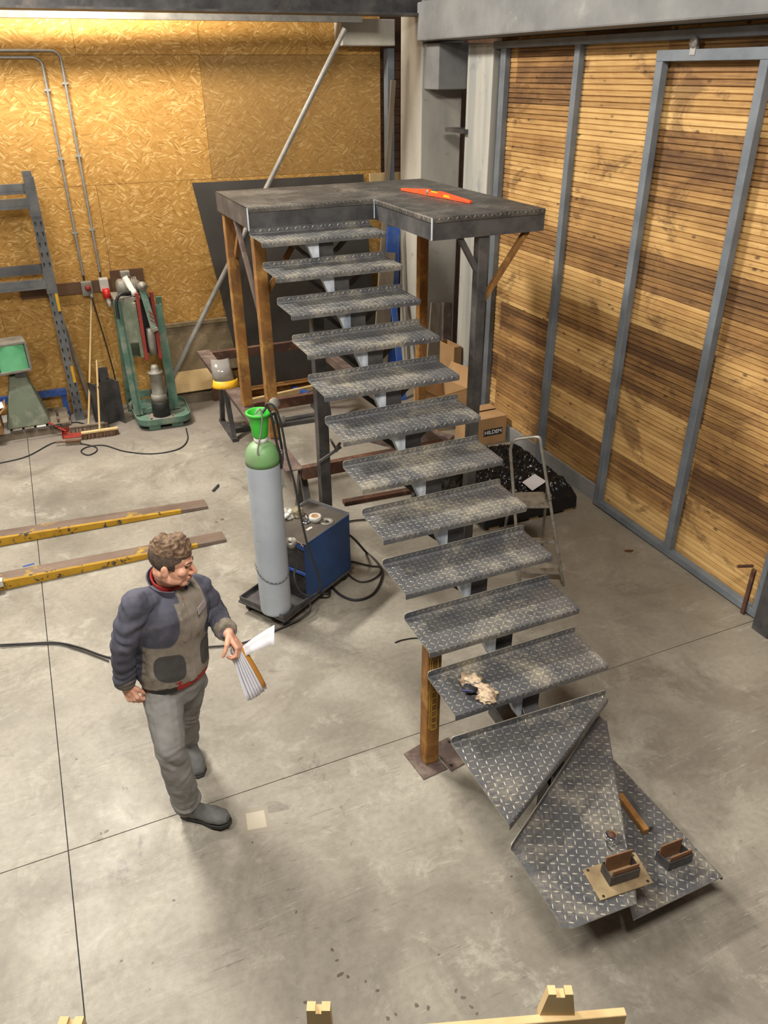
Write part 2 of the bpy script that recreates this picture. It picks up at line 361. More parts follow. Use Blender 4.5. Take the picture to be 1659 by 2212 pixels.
# sliding gate: frame in front of the slats
g = thing('sliding_gate', 'tall grey steel sliding gate frame in front of the slatted timber wall', 'gate', (WX-.06, 4.15, .02))
GX = WX-.055
f = MB(); f.bb((GX-.03, 3.16, 3.64), (GX+.03, 5.14, 3.71)); f.build('top_rail', M['steel_paint'], g, .004)
f = MB(); f.bb((GX-.03, 3.16, .02), (GX+.03, 5.14, .08)); f.build('bottom_rail', M['steel_paint'], g, .004)
for y in (5.1, 4.15, 3.19):
    f = MB(); f.bb((GX-.03, y-.035, .08), (GX+.03, y+.035, 3.64)); f.build('upright', M['steel_paint'], g, .004)
f = MB(); f.lathe([(.0, -.012), (.035, -.012), (.035, .012), (0, .012)], (GX-.03, 4.78, 3.75), (1, 0, 0), 16); f.box((GX-.02, 4.78, 3.72), (.03, .05, .09)); f.build('roller', M['galv'], g)
f = MB(); f.tube([(GX-.04, 3.3, .42), (GX-.16, 3.33, .43)], .012); f.box((GX-.04, 3.28, .2), (.02, .03, .4)); f.build('bolt', M['rust_dark'], g)
f = MB(); f.bb((4.3, 2.98, 0), (4.52, 3.12, 3.8)); struct(f.build('trim_20', M['steel_dark']))
f = MB(); f.bb((4.45, 1.5, 0), (4.6, 2.9, .5)); struct(f.build('trim_21', M['concrete_dark']))
# diagonal brace tube
f = MB(); f.tube([PY(745, 62, 8.9), PY(358, 846, 9.37)], .028, 10)
tag(f.build('diagonal_brace', M['galv']), 'long round galvanised brace slanting from the top beam to the floor behind the landing', 'brace')
# ================================================================ staircase
def lerp(a, b, t): return a+(b-a)*t
class Plate:
    """folded chequer plate: polygon (x,y) counter-clockwise, flanges {edge: (dir, height)}"""
    def __init__(s, poly, z, fl, pitch=.03, ang=0.0, th=.004, r=.011, dark=False):
        s.P = [Vector((p[0], p[1])) for p in poly]; s.z = z; s.fl = fl; s.r = r; s.th = th; n = len(poly)
        s.E = []
        for i in range(n):
            a, b = s.P[i], s.P[(i+1) % n]; d = (b-a).normalized(); s.E.append((a, d, Vector((d.y, -d.x)), (b-a).length))   # outward normal for ccw
        ins = []
        for i in range(n):
            e0 = s.E[i-1]; e1 = s.E[i]; o0 = r if (i-1) % n in fl else 0; o1 = r if i in fl else 0
            a0 = e0[0]-e0[2]*o0; a1 = e1[0]-e1[2]*o1; den = e0[1].x*e1[1].y-e0[1].y*e1[1].x
            w = a1-a0; t = (w.x*e1[1].y-w.y*e1[1].x)/den; ins.append(a0+e0[1]*t)
        s.ins = ins; s.mb = MB(); m = s.mb
        k0 = len(m.m); m.prism(ins, z-th, z)
        for q in range(k0+2, len(m.m)): m.m[q] = 2
        for k, (dr, h) in fl.items():
            a = ins[k]; b = ins[(k+1) % n]; prof = []
            for j in range(7): prof.append(j/6*math.pi/2*r)
            rest = h-r; prof += [math.pi/2*r+rest*q for q in (.5, .8, .93, 1)]
            L = (b-a).length; d = (b-a)/L; vs = []
            for side in (0, -th):
                for j, dist in enumerate(prof):
                    cut = 0
                    if j > 7: cut = {8: .003, 9: .008, 10: .018}[j] if dr > 0 else {8: .001, 9: .003, 10: .006}[j]
                    for q in (a+d*cut, b-d*cut): vs.append(s.fold(q, k, dist, side))
            N = len(prof); fs = []; ed = []
            for j in range(N-1):
                fs.append((2*j, 2*j+1, 2*j+3, 2*j+2)); o = 2*N; fs.append((o+2*j, o+2*j+2, o+2*j+3, o+2*j+1))
                ed.append((2*j, 2*j+2, o+2*j+2, o+2*j)); ed.append((2*j+1, o+2*j+1, o+2*j+3, 2*j+3))
            j = N-1; ed.append((2*j, 2*j+1, 2*N+2*j+1, 2*N+2*j)); m.add(vs, fs, 0, False); n0 = len(m.v)-len(vs)
            for f_ in ed: m.f.append([q+n0 for q in f_]); m.m.append(2); m.sm.append(False)
        # lozenges
        xs = [p.x for p in s.P]; ys = [p.y for p in s.P]; cx = sum(xs)/n; cy = sum(ys)/n; R2 = max(max(xs)-min(xs), max(ys)-min(ys))*.8+.1
        K = int(R2/pitch)+1; ca, sa = math.cos(ang), math.sin(ang); ell = pitch*.42; wid = pitch*.12; hh = .0016
        e0 = s.E[0]
        for i in range(-K, K+1):
            for j in range(-K, K+1):
                px_, py_ = (i+.37)*pitch, (j+.21)*pitch; c = Vector((cx+px_*ca-py_*sa, cy+px_*sa+py_*ca))
                lim = s.inside(c)
                if lim is None: continue
                k = lim; th_ = ang+(math.pi/4 if (i+j) % 2 else -math.pi/4); dx = Vector((math.cos(th_), math.sin(th_))); dy = Vector((-dx.y, dx.x))
                base = [c+dx*ell, c+dx*ell*.45+dy*wid, c-dx*ell*.45+dy*wid, c-dx*ell, c-dx*ell*.45-dy*wid, c+dx*ell*.45-dy*wid]
                ok = all(s.inside(q, .0) is not None for q in base)
                if not ok: continue
                top = [c+dx*ell*.55, c-dx*ell*.55]
                vs = [s.mp(q, k, .0002) for q in base]+[s.mp(q, k, hh) for q in top]
                m.add(vs, [(0, 1, 6), (1, 2, 7, 6), (2, 3, 7), (3, 4, 7), (4, 5, 6, 7), (5, 0, 6)], 1, False)
    def inside(s, q, pad=.004):
        """None if off the sheet, -1 flat, k beyond edge k (on its flange)"""
        hit = -1
        for i, (a, d, nrm, L) in enumerate(s.E):
            dist = (q-a).dot(nrm)
            if i in s.fl:
                if dist > -s.r:
                    if dist+s.r > math.pi/2*s.r+s.fl[i][1]-s.r-pad: return None
                    hit = i
            elif dist > -pad: return None
        if hit >= 0:
            a, d, nrm, L = s.E[hit]; u = (q-a).dot(d)
            if u < .012 or u > L-.012: return None
            for i in s.fl:
                if i != hit and (q-s.E[i][0]).dot(s.E[i][2]) > -s.r: return None
        return hit
    def mp(s, q, k, h):
        for i in s.fl:
            a, d, nrm, L = s.E[i]; dist = (q-a).dot(nrm)+s.r
            if dist > 0: return s.fold(q-nrm*dist, i, dist, h)
        return Vector((q.x, q.y, s.z+h))
    def fold(s, q, k, dist, h):   # q on the inset line of edge k
        nrm = s.E[k][2]; dr = s.fl[k][0]; r = s.r; th = min(dist/r, math.pi/2); rest = max(0, dist-math.pi/2*r)
        if dr < 0:
            o = (r+h)*math.sin(th); z = -r+(r+h)*math.cos(th)-rest
        else:
            o = (r-h)*math.sin(th); z = r-(r-h)*math.cos(th)+rest
        return Vector((q.x+nrm.x*o, q.y+nrm.y*o, s.z+z))
stair = thing('steel_staircase', 'unfinished chequer-plate steel staircase with winder steps below and an L-shaped landing above', 'staircase', (2, 5, 0))
PM = [M['plate'], M['plate_loz'], M['cut_edge']]; PD = [M['plate_d'], M['plate_d_loz'], M['steel_dark']]
TX0, TX1 = 1.5, 2.46; DEP = .315
def tread_geo(i): return 5.584-.302*i, 2.551-.182*i
for i in range(11):
    y, z = tread_geo(i)
    p = Plate([(TX0, y), (TX1, y), (TX1, y+DEP), (TX0, y+DEP)], z, {0: (-1, .038), 2: (1, .042)}, .034)
    t = p.mb.build('tread', PM, stair)
    # support under the tread: ground box tube, gusset and two flat braces
    cx = (TX0+TX1)/2+.02; b = MB(); b.bb((cx-.06, y+.06, z-.2), (cx+.06, y+.17, z-.006)); b.build('support_box', M['steel_dark'], t, .004)
    b = MB(); b.prism([(-.05, 0), (.06, 0), (.06, -.2), (.035, -.2)], -.03, .03, mt=Matrix.Translation((cx-.12, y+.075, z-.006)) @ Matrix.Rotation(math.pi/2, 4, 'X')); b.build('ground_gusset', M['steel_bright'], t)
    for sg in (-1, 1):
        b = MB(); b.bar((cx+sg*.05, y+.2, z-.21), (cx+sg*.27, y+.2, z-.012), .03, .03, (0, 1, 0)); b.build('brace', M['black'] if False else M['steel_dark'], t)
# saw-tooth stringer
b = MB(); cx = 2.0
for i in range(12):
    y, z = tread_geo(i)
    b.bar((cx, y+.27, z-.10), (cx, y-.03, z-.28), .1, .09, (0, 1, 0))
b.build('stringer', M['steel_dark'], stair, .004)
# winders
def W2(px, py, z): v = F(px, py, z); return (v.x, v.y)
z11, z12, z13 = .549, .367, .185
w11 = [W2(975, 1597, z11+.03), W2(1100, 1785, z11), W2(1312, 1512, z11), W2(1310, 1496, z11+.02)]
p = Plate([w11[1], w11[2], (w11[3][0], w11[3][1]), w11[0]], z11, {0: (-1, .038), 2: (1, .042)}, .034, .55)
p.mb.build('tread', PM, stair)
w12 = [W2(1296, 1548, z12), W2(1312, 1560, z12), W2(1378, 1950, z12), W2(1222, 2010, z12), W2(1105, 1835, z12)]
p = Plate([w12[4], W2(1197, 1975, z12), W2(1212, 2004, z12), W2(1238, 2005, z12), w12[2], w12[1], w12[0]], z12, {6: (1, .042), 4: (-1, .03)}, .034, .3)
p.mb.build('tread', PM, stair)
w13 = [W2(1318, 1640, z13), W2(1332, 1645, z13), W2(1563, 1893, z13), W2(1368, 1988, z13), W2(1345, 1890, z13)]
p = Plate([w13[4], w13[3], w13[2], w13[1], w13[0]], z13, {2: (-1, .03)}, .034, .1)
p.mb.build('tread', PM, stair)
b = MB(); b.bb((1.95, 2.3, .0), (2.05, 2.4, z12-.006)); b.bar((2.0, 2.35, .26), (2.0, 2.95, .28), .1, .1); b.build('winder_support', M['steel_dark'], stair, .004)
b = MB(); b.bb((2.2, 2.0, 0), (2.3, 2.1, z13-.006)); b.build('winder_support', M['steel_dark'], stair, .004)
# landing
ZL = 2.74
LP = [(1.5, 5.91), (2.51, 5.91), (2.51, 4.92), (3.4, 4.92), (3.4, 6.9), (1.5, 6.9)]
def concave_plate():
    pa = Plate([(1.5, 5.9), (2.5, 5.9), (2.5, 6.9), (1.5, 6.9)], ZL, {0: (-1, .035)}, .034)
    pb = Plate([(2.5, 4.91), (3.4, 4.91), (3.4, 5.9), (2.5, 5.9)], ZL, {0: (-1, .035), 3: (-1, .035)}, .034)
    pc = Plate([(2.5, 5.9), (3.4, 5.9), (3.4, 6.9), (2.5, 6.9)], ZL, {}, .034)
    for pq_ in (pb, pc): n = len(pa.mb.v); pa.mb.v += pq_.mb.v; pa.mb.f += [[i+n for i in f_] for f_ in pq_.mb.f]; pa.mb.m += pq_.mb.m; pa.mb.sm += pq_.mb.sm
    return pa.mb
concave_plate().build('landing_deck', PD, stair)
b = MB()
for (x0, y0), (x1, y1) in zip(LP, LP[1:]+LP[:1]):
    b.bar((x0, y0, ZL-.08), (x1, y1, ZL-.08), .006, .14)
b.build('fascia', M['steel_dark'], stair)
for q0, q1 in (((2.494, 4.904, ZL-.145), (2.503, 4.912, ZL-.002)), ((1.494, 5.893, ZL-.16), (1.502, 5.902, ZL-.002)), ((2.493, 5.892, ZL-.14), (2.502, 5.90, ZL-.002))): b = MB(); b.bb(q0, q1); b.build('weld_seam', M['steel_bright'], stair)
b = MB(); b.bb((1.553, 2.9205, .25), (1.5535, 2.921, .3)); mk = NT('yellow_marking').out(lin(206, 170, 60), .7)
b = MB(); x0, x1, yf = 1.548, 1.586, 2.9215
for k in range(9): zz = .28+k*.048; b.bb((x0, yf, zz), (x1, yf+.001, zz+.005))
b.bb((x0, yf, .28), (x0+.004, yf+.001, .8)); b.bb((x1-.004, yf, .28), (x1, yf+.001, .8)); b.bb((x0-.012, yf, .3), (x0-.008, yf+.001, .82)); b.build('yellow_marking', mk, stair)
def post(p0, z0, z1, w, mat, name='post', par=None): b = MB(); b.bb((p0[0]-w/2, p0[1]-w/2, z0), (p0[0]+w/2, p0[1]+w/2, z1)); return b.build(name, mat, par or stair, .006)
post((1.56, 6.78), .89, 2.6, .09, M['rust']); post((1.58, 5.98), .89, 2.6, .09, M['rust'])
pq = PY(705, 1115, 5.22); post((pq.x, 5.22), .0, 2.16, .085, M['steel_dark']); post((2.93, 4.98), .0, 2.6, .08, M['steel_dark'])
post((3.3, 6.66), 0, 2.6, .085, M['rust'])
lp = post((1.565, 2.965), .008, .86, .085, M['rust'])
b = MB(); b.prism([W2(872, 1628, .008), W2(915, 1683, .008), W2(967, 1660, .008), W2(915, 1603, .008)], 0, .008); b.build('base_plate', M['rust_brown'], stair)
for a, c_, m in (((2.93, 4.98, 2.3), (2.74, 4.96, 2.59), 'steel_dark'), ((2.96, 4.98, 2.12), (3.3, 4.98, 2.59), 'rust'), ((1.58, 6.72, 2.25), (1.56, 6.35, 2.6), 'rust'), ((1.56, 6.0, 1.9), (1.52, 6.4, 2.62), 'rust_brown'), ((1.62, 5.98, 2.1), (1.95, 5.98, 2.58), 'rust')):
    b = MB(); b.bar(a, c_, .035, .045, (0, 1, 0)); b.build('brace', M[m], stair, .003)
# ================================================================ props
V3 = Vector
UPZ = Vector((0, 0, 1))
def text_mesh(name, body, size, M4, mat, parent, depth=.0005, offset=0.0):
    cu = bpy.data.curves.new(name, 'FONT'); cu.body = body; cu.size = size; cu.extrude = depth; cu.align_x = 'CENTER'; cu.align_y = 'CENTER'; cu.offset = offset
    o = bpy.data.objects.new(name, cu); COL.objects.link(o); dg = bpy.context.evaluated_depsgraph_get()
    me = bpy.data.meshes.new_from_object(o.evaluated_get(dg)); bpy.data.objects.remove(o); me.materials.clear(); me.materials.append(mat)
    o = bpy.data.objects.new(name, me); COL.objects.link(o); o.parent = parent; o.matrix_basis = WM(parent).inverted() @ M4; return o
M['green'] = surf('machine_green_paint', lin(96, 128, 112), lin(76, 108, 94), 5, rough=.6, dirt=lin(132, 138, 124), dscale=6)
M['green_grey'] = surf('dusty_green_grey', lin(112, 122, 104), lin(98, 108, 92), 3, rough=.7, dirt=lin(138, 142, 124), dscale=5)
M['red'] = surf('worn_red_paint', lin(150, 54, 44), lin(126, 42, 36), 6, rough=.55)
M['red_plastic'] = NT('red_plastic').out(lin(206, 40, 36), .4)
M['dust_grey'] = surf('dusty_cast_metal', lin(148, 144, 134), lin(118, 114, 106), 9, rough=.6, metal=.2)
M['lens'] = surf('green_guard_sheet', lin(120, 200, 150), lin(96, 180, 132), 4, rough=.3)
M['yellow'] = surf('yellow_paint', lin(226, 176, 30), lin(206, 156, 20), 9, rough=.5)
M['yellow_worn'] = surf('chipped_yellow_paint', lin(196, 152, 34), lin(178, 134, 30), 9, (1, 1, 1), rough=.55, dirt=lin(66, 58, 50), dscale=14, dlo=.57, dhi=.6)
M['fork_top'] = surf('worn_fork_steel', lin(134, 116, 104), lin(112, 96, 86), 6, (.4, 1, 1), rough=.5, metal=.3, dirt=lin(186, 152, 60), dscale=5, dlo=.58, dhi=.66)
M['white_paint'] = surf('white_plastic', lin(206, 204, 198), lin(188, 186, 180), 8, rough=.5)
M['paper'] = NT('white_paper').out(lin(226, 226, 234), .7)
M['dusty_board'] = surf('dusty_grey_board', lin(138, 122, 94), lin(110, 96, 76), 2.5, rough=.85, dirt=lin(156, 140, 112), dscale=4)
M['sheet'] = surf('dark_sheet_steel', lin(68, 66, 64), lin(82, 80, 78), 1.4, rough=.42, metal=.35)
M['cyl_grey'] = surf('pale_grey_cylinder_paint', lin(162, 170, 182), lin(176, 184, 194), 2.4, rough=.45, dirt=lin(138, 144, 150), dscale=9, dlo=.6, dhi=.8)
M['cyl_green'] = surf('dusty_green_shoulder_paint', lin(104, 158, 92), lin(128, 150, 116), 6, rough=.5)
M['cap_green'] = surf('bright_green_plastic', lin(52, 178, 52), lin(66, 190, 62), 5, rough=.45, bump=0)
M['weld_blue'] = surf('scuffed_blue_cabinet', lin(34, 70, 122), lin(28, 60, 108), 4, rough=.45, dirt=lin(70, 84, 100), dscale=8, dlo=.6, dhi=.72)
M['plastic_wrap'] = NT('black_stretch_film').out((.008, .008, .009), .16)
def film():
    t = NT('creased_black_film'); v = t.coord((1, 1, 1)); n = t.noise(v, 13, 6, .6, 3); return t.out((.008, .008, .009), .13, 0, n, .3, .012, .4)
M['film'] = film()
M['orange'] = surf('orange_level_body', lin(240, 84, 36), lin(232, 74, 30), 5, rough=.4, bump=0)
M['leather'] = surf('dirty_glove_fabric', lin(196, 178, 152), lin(164, 142, 118), 20, rough=.9, dirt=lin(110, 84, 70), dscale=18)
M['clear'] = NT('clear_visor').out(lin(190, 186, 180), .15); M['clear'].node_tree.nodes['Principled BSDF'].inputs['Transmission Weight'].default_value = .6
M['chrome'] = NT('polished_chrome').out((.7, .7, .72), .12, 1.0)
M['rope'] = M['rubber']
def hose(name, pts, r, mat, label, cat, k=6, parent=None, group=None):
    b = MB(); b.tube(smooth_path(pts, k), r, 8)
    o = b.build(name, mat, parent)
    if parent is None: tag(o, label, cat, group)
    return o
# ---- wall: conduits and sockets
def conduit(xs, zt, zb, label):
    t = thing('wall_conduit', label, 'conduit', (xs, WY-.02, zb)); b = MB(); y = WY-.02
    b.tube([(xs, y, zb), (xs, y, zt-.08)]+[(xs-.08+.08*math.cos(a), y, zt-.08+.08*math.sin(a)) for a in (.4, .8, 1.2, math.pi/2)]+[(-1.6, y, zt)], .0135, 8); b.build('pipe', M['galv'], t)
    for zz in (zb+.45, zb+1.2, zt-.3): b = MB(); b.bb((xs-.03, WY-.03, zz), (xs+.03, WY-.001, zz+.02)); b.build('clip', M['galv'], t)
    b = MB(); b.tube([(xs, y, zb-.1), (xs, y, zb+.02)], .009); b.build('cable_end', M['rubber'], t)
conduit(.49, 3.74, 1.6, 'left of the two grey conduits running down the strand board wall')
conduit(.675, 3.8, 1.62, 'right of the two grey conduits running down the strand board wall')
b = MB(); b.bb((-.2, WY-.03, 1.4), (.78, WY-.001, 1.53)); tag(b.build('wall_batten', M['wood_brown']), 'brown plank screwed to the strand board wall behind the sockets', 'plank')
b = MB(); b.bb((.78, WY-.035, 1.12), (1.15, WY-.001, 1.62)); tag(b.build('mounting_board', M['wood_brown']), 'square dark brown board on the wall behind the green machine motor', 'board')
t = thing('wall_socket', 'square grey wall socket under the left conduit', 'socket', (.5, WY-.04, 1.38))
b = MB(); b.bb((.44, WY-.1, 1.38), (.56, WY-.03, 1.54)); b.build('housing', M['dust_grey'], t, .008)
b = MB(); b.lathe([(0.001, 0), (.035, 0), (.03, .03), (0.001, .03)], (.51, WY-.1, 1.47), (0, -1, 0), 14); b.build('cover', M['red'], t)
b = MB(); b.lathe([(0.001, 0), (.02, 0), (.02, .06), (0.001, .06)], (.53, WY-.1, 1.4), (.1, -1, -.6), 12); b.build('plug', M['dust_grey'], t)
t = thing('industrial_socket', 'white and red industrial power socket under the right conduit', 'socket', (.69, WY-.05, 1.3))
b = MB(); b.bb((.64, WY-.13, 1.42), (.74, WY-.03, 1.56)); b.build('housing', M['white_paint'], t, .008)
b = MB(); b.lathe([(0.001, -.03), (.04, -.03), (.045, .08), (0.001, .08)], (.695, WY-.13, 1.42), (.08, -.35, -1), 14); b.build('plug', M['red_plastic'], t)
b = MB(); b.lathe([(0.001, .08), (.025, .08), (.02, .17), (0.001, .17)], (.695, WY-.13, 1.42), (.08, -.35, -1), 12); b.build('cable_gland', M['white_paint'], t)
hose('power_cable', [(.53, WY-.14, 1.37), (.56, WY-.12, 1.1), (.6, WY-.1, .7), (.62, WY-.1, .3), (.55, WY-.15, .01)], .007, M['rubber'], 'thin dark cable hanging from the left wall socket behind the brooms', 'cable')
# ---- pallet rack
t = thing('pallet_rack', 'grey perforated pallet rack frame with two pairs of cross beams and yellow stickers', 'rack', (.13, 9.4, 0))
b = MB(); X0, X1, YR = .08, .18, 9.36
b.bb((X0, YR, 0), (X1, YR+.005, 2.68)); b.bb((X0, YR, 0), (X0+.004, YR+.07, 2.68)); b.bb((X1-.004, YR, 0), (X1, YR+.07, 2.68))
for i in range(24):
    for xx in (X0+.022, X1-.022):
        z = .12+i*.105; b.bb((xx-.008, YR-.0012, z), (xx+.008, YR+.001, z+.028), 1); b.bb((xx-.004, YR-.0012, z-.018), (xx+.004, YR+.001, z), 1)
b.build('upright', [M['steel_rack'], M['black']], t)
b = MB(); b.bb((X0+.0, YR+.16, 0), (X1-.01, YR+.21, 2.72)); b.build('upright', M['steel_rack'], t)
b = MB(); b.bar((X1-.03, YR+.04, .1), (X1-.03, YR+.18, .75), .02, .03); b.build('lattice_brace', M['steel_paint'], t)
b = MB(); b.bar((X1-.03, YR+.18, .75), (X1-.03, YR+.04, 1.5), .02, .03); b.build('lattice_brace', M['steel_paint'], t)
b = MB(); b.bb((X0-.01, YR-.006, 2.3), (X1+.0, YR+.02, 2.6)); b.build('beam_connector', M['steel_rack'], t)
b = MB(); b.bb((X0-.01, YR-.006, 1.5), (X1+.0, YR+.02, 1.76)); b.build('beam_connector', M['steel_rack'], t)
for z, y in ((2.38, YR-.02), (2.5, YR+.18), (1.56, YR-.02), (1.68, YR+.18)):
    b = MB(); b.bb((-2.6, y, z), (X0, y+.05, z+.1)); b.bb((-2.6, y-.001, z+.03), (X0, y+.0, z+.07)) ; b.build('cross_beam', M['steel_rack'], t, .004)
for z in (1.3, .47):
    b = MB(); b.bb((X1-.036, YR-.0025, z), (X1-.006, YR-.0015, z+.2)); b.build('sticker', M['yellow'], t)
# leaning dark channel behind rack
b = MB(); b.bar((.3, 9.3, .0), (.16, 9.62, 1.25), .05, .03, (1, 0, 0)); tag(b.build('steel_offcut', M['steel_dark']), 'dark steel bar leaning against the wall right behind the rack upright', 'steel bar')
# ---- pallet and pedestal machine
t = thing('wooden_pallet', 'pale dusty wooden pallet under the green pedestal machine beside the rack', 'pallet', (-.45, 9.3, 0))
for i, y in enumerate((9.12, 9.33, 9.54)): b = MB(); b.bb((-1.1, y-.05, 0), (.02, y+.05, .09)); b.build('bearer', M['wood_grey'], t)
for i in range(9): b = MB(); x = -1.1+i*.126; b.bb((x, 9.06, .09), (x+.098, 9.6, .115)); b.build('deck_board', M['wood_grey'] if i % 3 else M['white_paint'], t)
t = thing('pedestal_grinder', 'green pedestal machine with a framed pale green screen on a tapered column', 'machine', (-.42, 9.3, .115))
def frust(b, c, z0, z1, s0, s1, mat=0):
    vs = [(c[0]+a*s0[0]/2, c[1]+d*s0[1]/2, z0) for a, d in ((-1, -1), (1, -1), (1, 1), (-1, 1))]+[(c[0]+a*s1[0]/2, c[1]+d*s1[1]/2, z1) for a, d in ((-1, -1), (1, -1), (1, 1), (-1, 1))]
    b.add(vs, [(3, 2, 1, 0), (4, 5, 6, 7), (0, 1, 5, 4), (1, 2, 6, 5), (2, 3, 7, 6), (3, 0, 4, 7)], mat)
b = MB(); frust(b, (-.42, 9.3), .115, .68, (.46, .4), (.17, .16)); b.build('pedestal', M['green_grey'], t, .012)
b = MB(); b.box((-.38, 9.24, .7), (.12, .1, .06)); b.build('neck', M['steel_dark'], t, .005)
b = MB(); R = Matrix.Rotation(.12, 3, 'Z'); c = V3((-.44, 9.28, .9))
for dx, dz, sx, sz in ((0, .155, .34, .03), (0, -.155, .34, .03), (-.165, 0, .03, .3), (.165, 0, .03, .3)): b.box(c+R @ V3((dx, 0, dz)), (sx, .26, sz), R)
b.box(c+R @ V3((0, .1, 0)), (.3, .04, .3), R); b.build('housing', M['dust_grey'], t, .006)
b = MB()
vs = []
for i in range(9):
    a = (i/8-.5); 
    for z in (-.14, .14): vs.append(c+R @ V3((a*.29, -.1-.03*math.cos(a*math.pi), z)))
b.add(vs, [(2*i, 2*i+2, 2*i+3, 2*i+1) for i in range(8)], 0, True); b.build('screen', M['lens'], t)
b = MB(); b.bb((-1.5, 9.55, .27), (.05, 9.62, .34)); b.bb((-1.5, 9.57, 0), (-1.44, 9.62, .27)); b.bb((-.02, 9.57, 0), (.04, 9.62, .27)); tag(b.build('barrier_beam', M['blue']), 'low blue steel beam along the wall behind the pedestal machine', 'beam')
t = thing('cardboard_box', 'open brown cardboard box with white paper at the left edge beside the pedestal machine', 'box', (-.86, 9.14, .115))
b = MB()
c0 = V3((-.88, 9.15, .115)); w = .38
for a, d_, s_ in (((-.19, 0), 0, (.006, .3)), ((.19, 0), 0, (.006, .3)), ((0, -.15), 0, (.38, .006)), ((0, .15), 0, (.38, .006))): b.box(c0+V3((a[0], a[1], .11)), (s_[0], s_[1], .22))
b.box(c0+V3((0, 0, .004)), (.38, .3, .006)); b.build('carton', M['cardboard'], t)
b = MB(); b.quad(c0+V3((.19, -.15, .22)), c0+V3((.19, .15, .22)), c0+V3((.27, .15, .3)), c0+V3((.27, -.15, .3)), .004); b.build('flap', M['cardboard'], t)
b = MB(); b.quad(c0+V3((-.19, -.15, .22)), c0+V3((.19, -.15, .22)), c0+V3((.19, -.24, .14)), c0+V3((-.19, -.24, .14)), .004); b.build('flap', M['cardboard'], t)
b = MB(); b.quad((-.8, 9.1, .345), (-.62, 9.06, .40), (-.64, 9.2, .42), (-.8, 9.26, .36), .003); tag(b.build('paper_sheet', M['paper']), 'crumpled white paper sticking out of the box at the left edge', 'paper')
# ---- brooms, dustpan, offcut, brush
def broom(hx, hy, top, label, hw, ang, hmat, bristle, smat, name='broom'):
    t = thing(name, label, 'broom', (hx, hy, 0)); R = Matrix.Rotation(ang, 3, 'Z')
    b = MB(); b.tube([(hx, hy, .07), top], .012, 8); b.build('handle', smat, t)
    b = MB(); b.box((hx, hy, .075), (hw, .05, .025), R); b.build('head', hmat, t, .006)
    b = MB(); n = int(hw/.012); r2 = random.Random(3)
    for i in range(n):
        for j in (-1, 0, 1):
            p = V3((hx, hy, .063))+R @ V3((-hw/2+.006+i*.012, j*.015, 0)); q = V3((p.x+r2.uniform(-.008, .008)+j*.01, p.y+j*.012+r2.uniform(-.01, .01), .002)); b.bar(p, q, .01, .01)
    b.build('bristles', bristle, t); return t
broom(.3, 8.76, (.43, 9.1, .78), 'short broom with pale wooden head and handle lying against the steel offcut', .4, -.05, M['wood_pale'], M['wood_brown'], M['wood_pale'])
broom(.2, 8.98, (.53, 9.62, 1.35), 'long-handled dark broom leaning on the wall beside the rack upright', .42, -.1, M['wood_grey'], M['wood_grey'], M['wood_pale'])
t = thing('dustpan', 'red metal dustpan on the floor between the pallet and the brooms', 'dustpan', (.08, 8.88, 0))
b = MB(); b.quad((-.1, 8.86, .004), (.2, 8.82, .004), (.2, 9.0, .012), (-.1, 9.02, .012), .004); b.bar((-.1, 8.86, .03), (-.1, 9.02, .04), .006, .06); b.bar((-.1, 9.02, .04), (.2, 9.0, .04), .006, .07); b.build('pan', M['red'], t)
b = MB(); b.bar((-.05, 8.96, .05), (-.22, 9.04, .16), .03, .015); b.build('handle', M['red'], t, .004)
t = thing('steel_beam_offcut', 'short dark steel I-beam offcut standing upright beside the brooms', 'steel beam', (.45, 9.1, 0))
R = Matrix.Rotation(.45, 3, 'Z'); b = MB(); c = V3((.45, 9.1, .26))
b.box(c+R @ V3((-.12, 0, 0)), (.012, .24, .52), R); b.box(c+R @ V3((.12, 0, 0)), (.012, .24, .52), R); b.box(c, (.24, .01, .52), R); b.build('i_section', M['steel_dark'], t)
b = MB(); b.bb((.42, 9.36, 0), (.54, 9.38, .6)); b.bb((.42, 9.36, 0), (.432, 9.46, .6)); tag(b.build('angle_offcut', M['steel_dark']), 'dark steel angle offcut standing behind the I-beam offcut', 'steel angle')
t = thing('hand_brush', 'small worn brown hand brush on the floor in front of the pallet', 'brush', (-.03, 8.66, 0))
b = MB(); b.box((-.0, 8.66, .045), (.16, .05, .03), Matrix.Rotation(-.2, 3, 'Z')); b.box((-.12, 8.69, .04), (.12, .02, .015), Matrix.Rotation(-.2, 3, 'Z')); b.build('handle', M['wood_brown'], t, .004)
b = MB(); b.box((-.0, 8.66, .016), (.15, .05, .03), Matrix.Rotation(-.2, 3, 'Z')); b.build('bristles', M['wood_grey'], t)
# ---- green power saw / press
t = thing('power_hacksaw', 'tall green metal machine with red rails, motor on top and a round-cornered base tray', 'machine', (1.0, 9.15, 0))
b = MB(); ring = []
for cx_, cy_, a0 in ((1.2, 8.78, -90), (1.22, 9.2, 0), (.84, 9.26, 90), (.86, 8.8, 180)):
    for k in range(5): a = math.radians(a0+22.5*k); ring.append((cx_+.13*math.cos(a), cy_+.13*math.sin(a)))
b.prism(ring, .06, .085); n = len(ring)
for i in range(n): b.bar((*ring[i], .105), (*ring[(i+1) % n], .105), .008, .06)
b.build('base_tray', M['green'], t)
for x, y in ((.9, 8.74), (1.16, 8.74), (.86, 9.25), (1.2, 9.25)): b = MB(); b.box((x, y, .03), (.13, .1, .06)); b.build('foot', M['green'], t, .006)
b = MB(); b.bb((.86, 8.76, .085), (1.16, 8.98, .1)); b.build('mounting_plate', M['dust_grey'], t, .004)
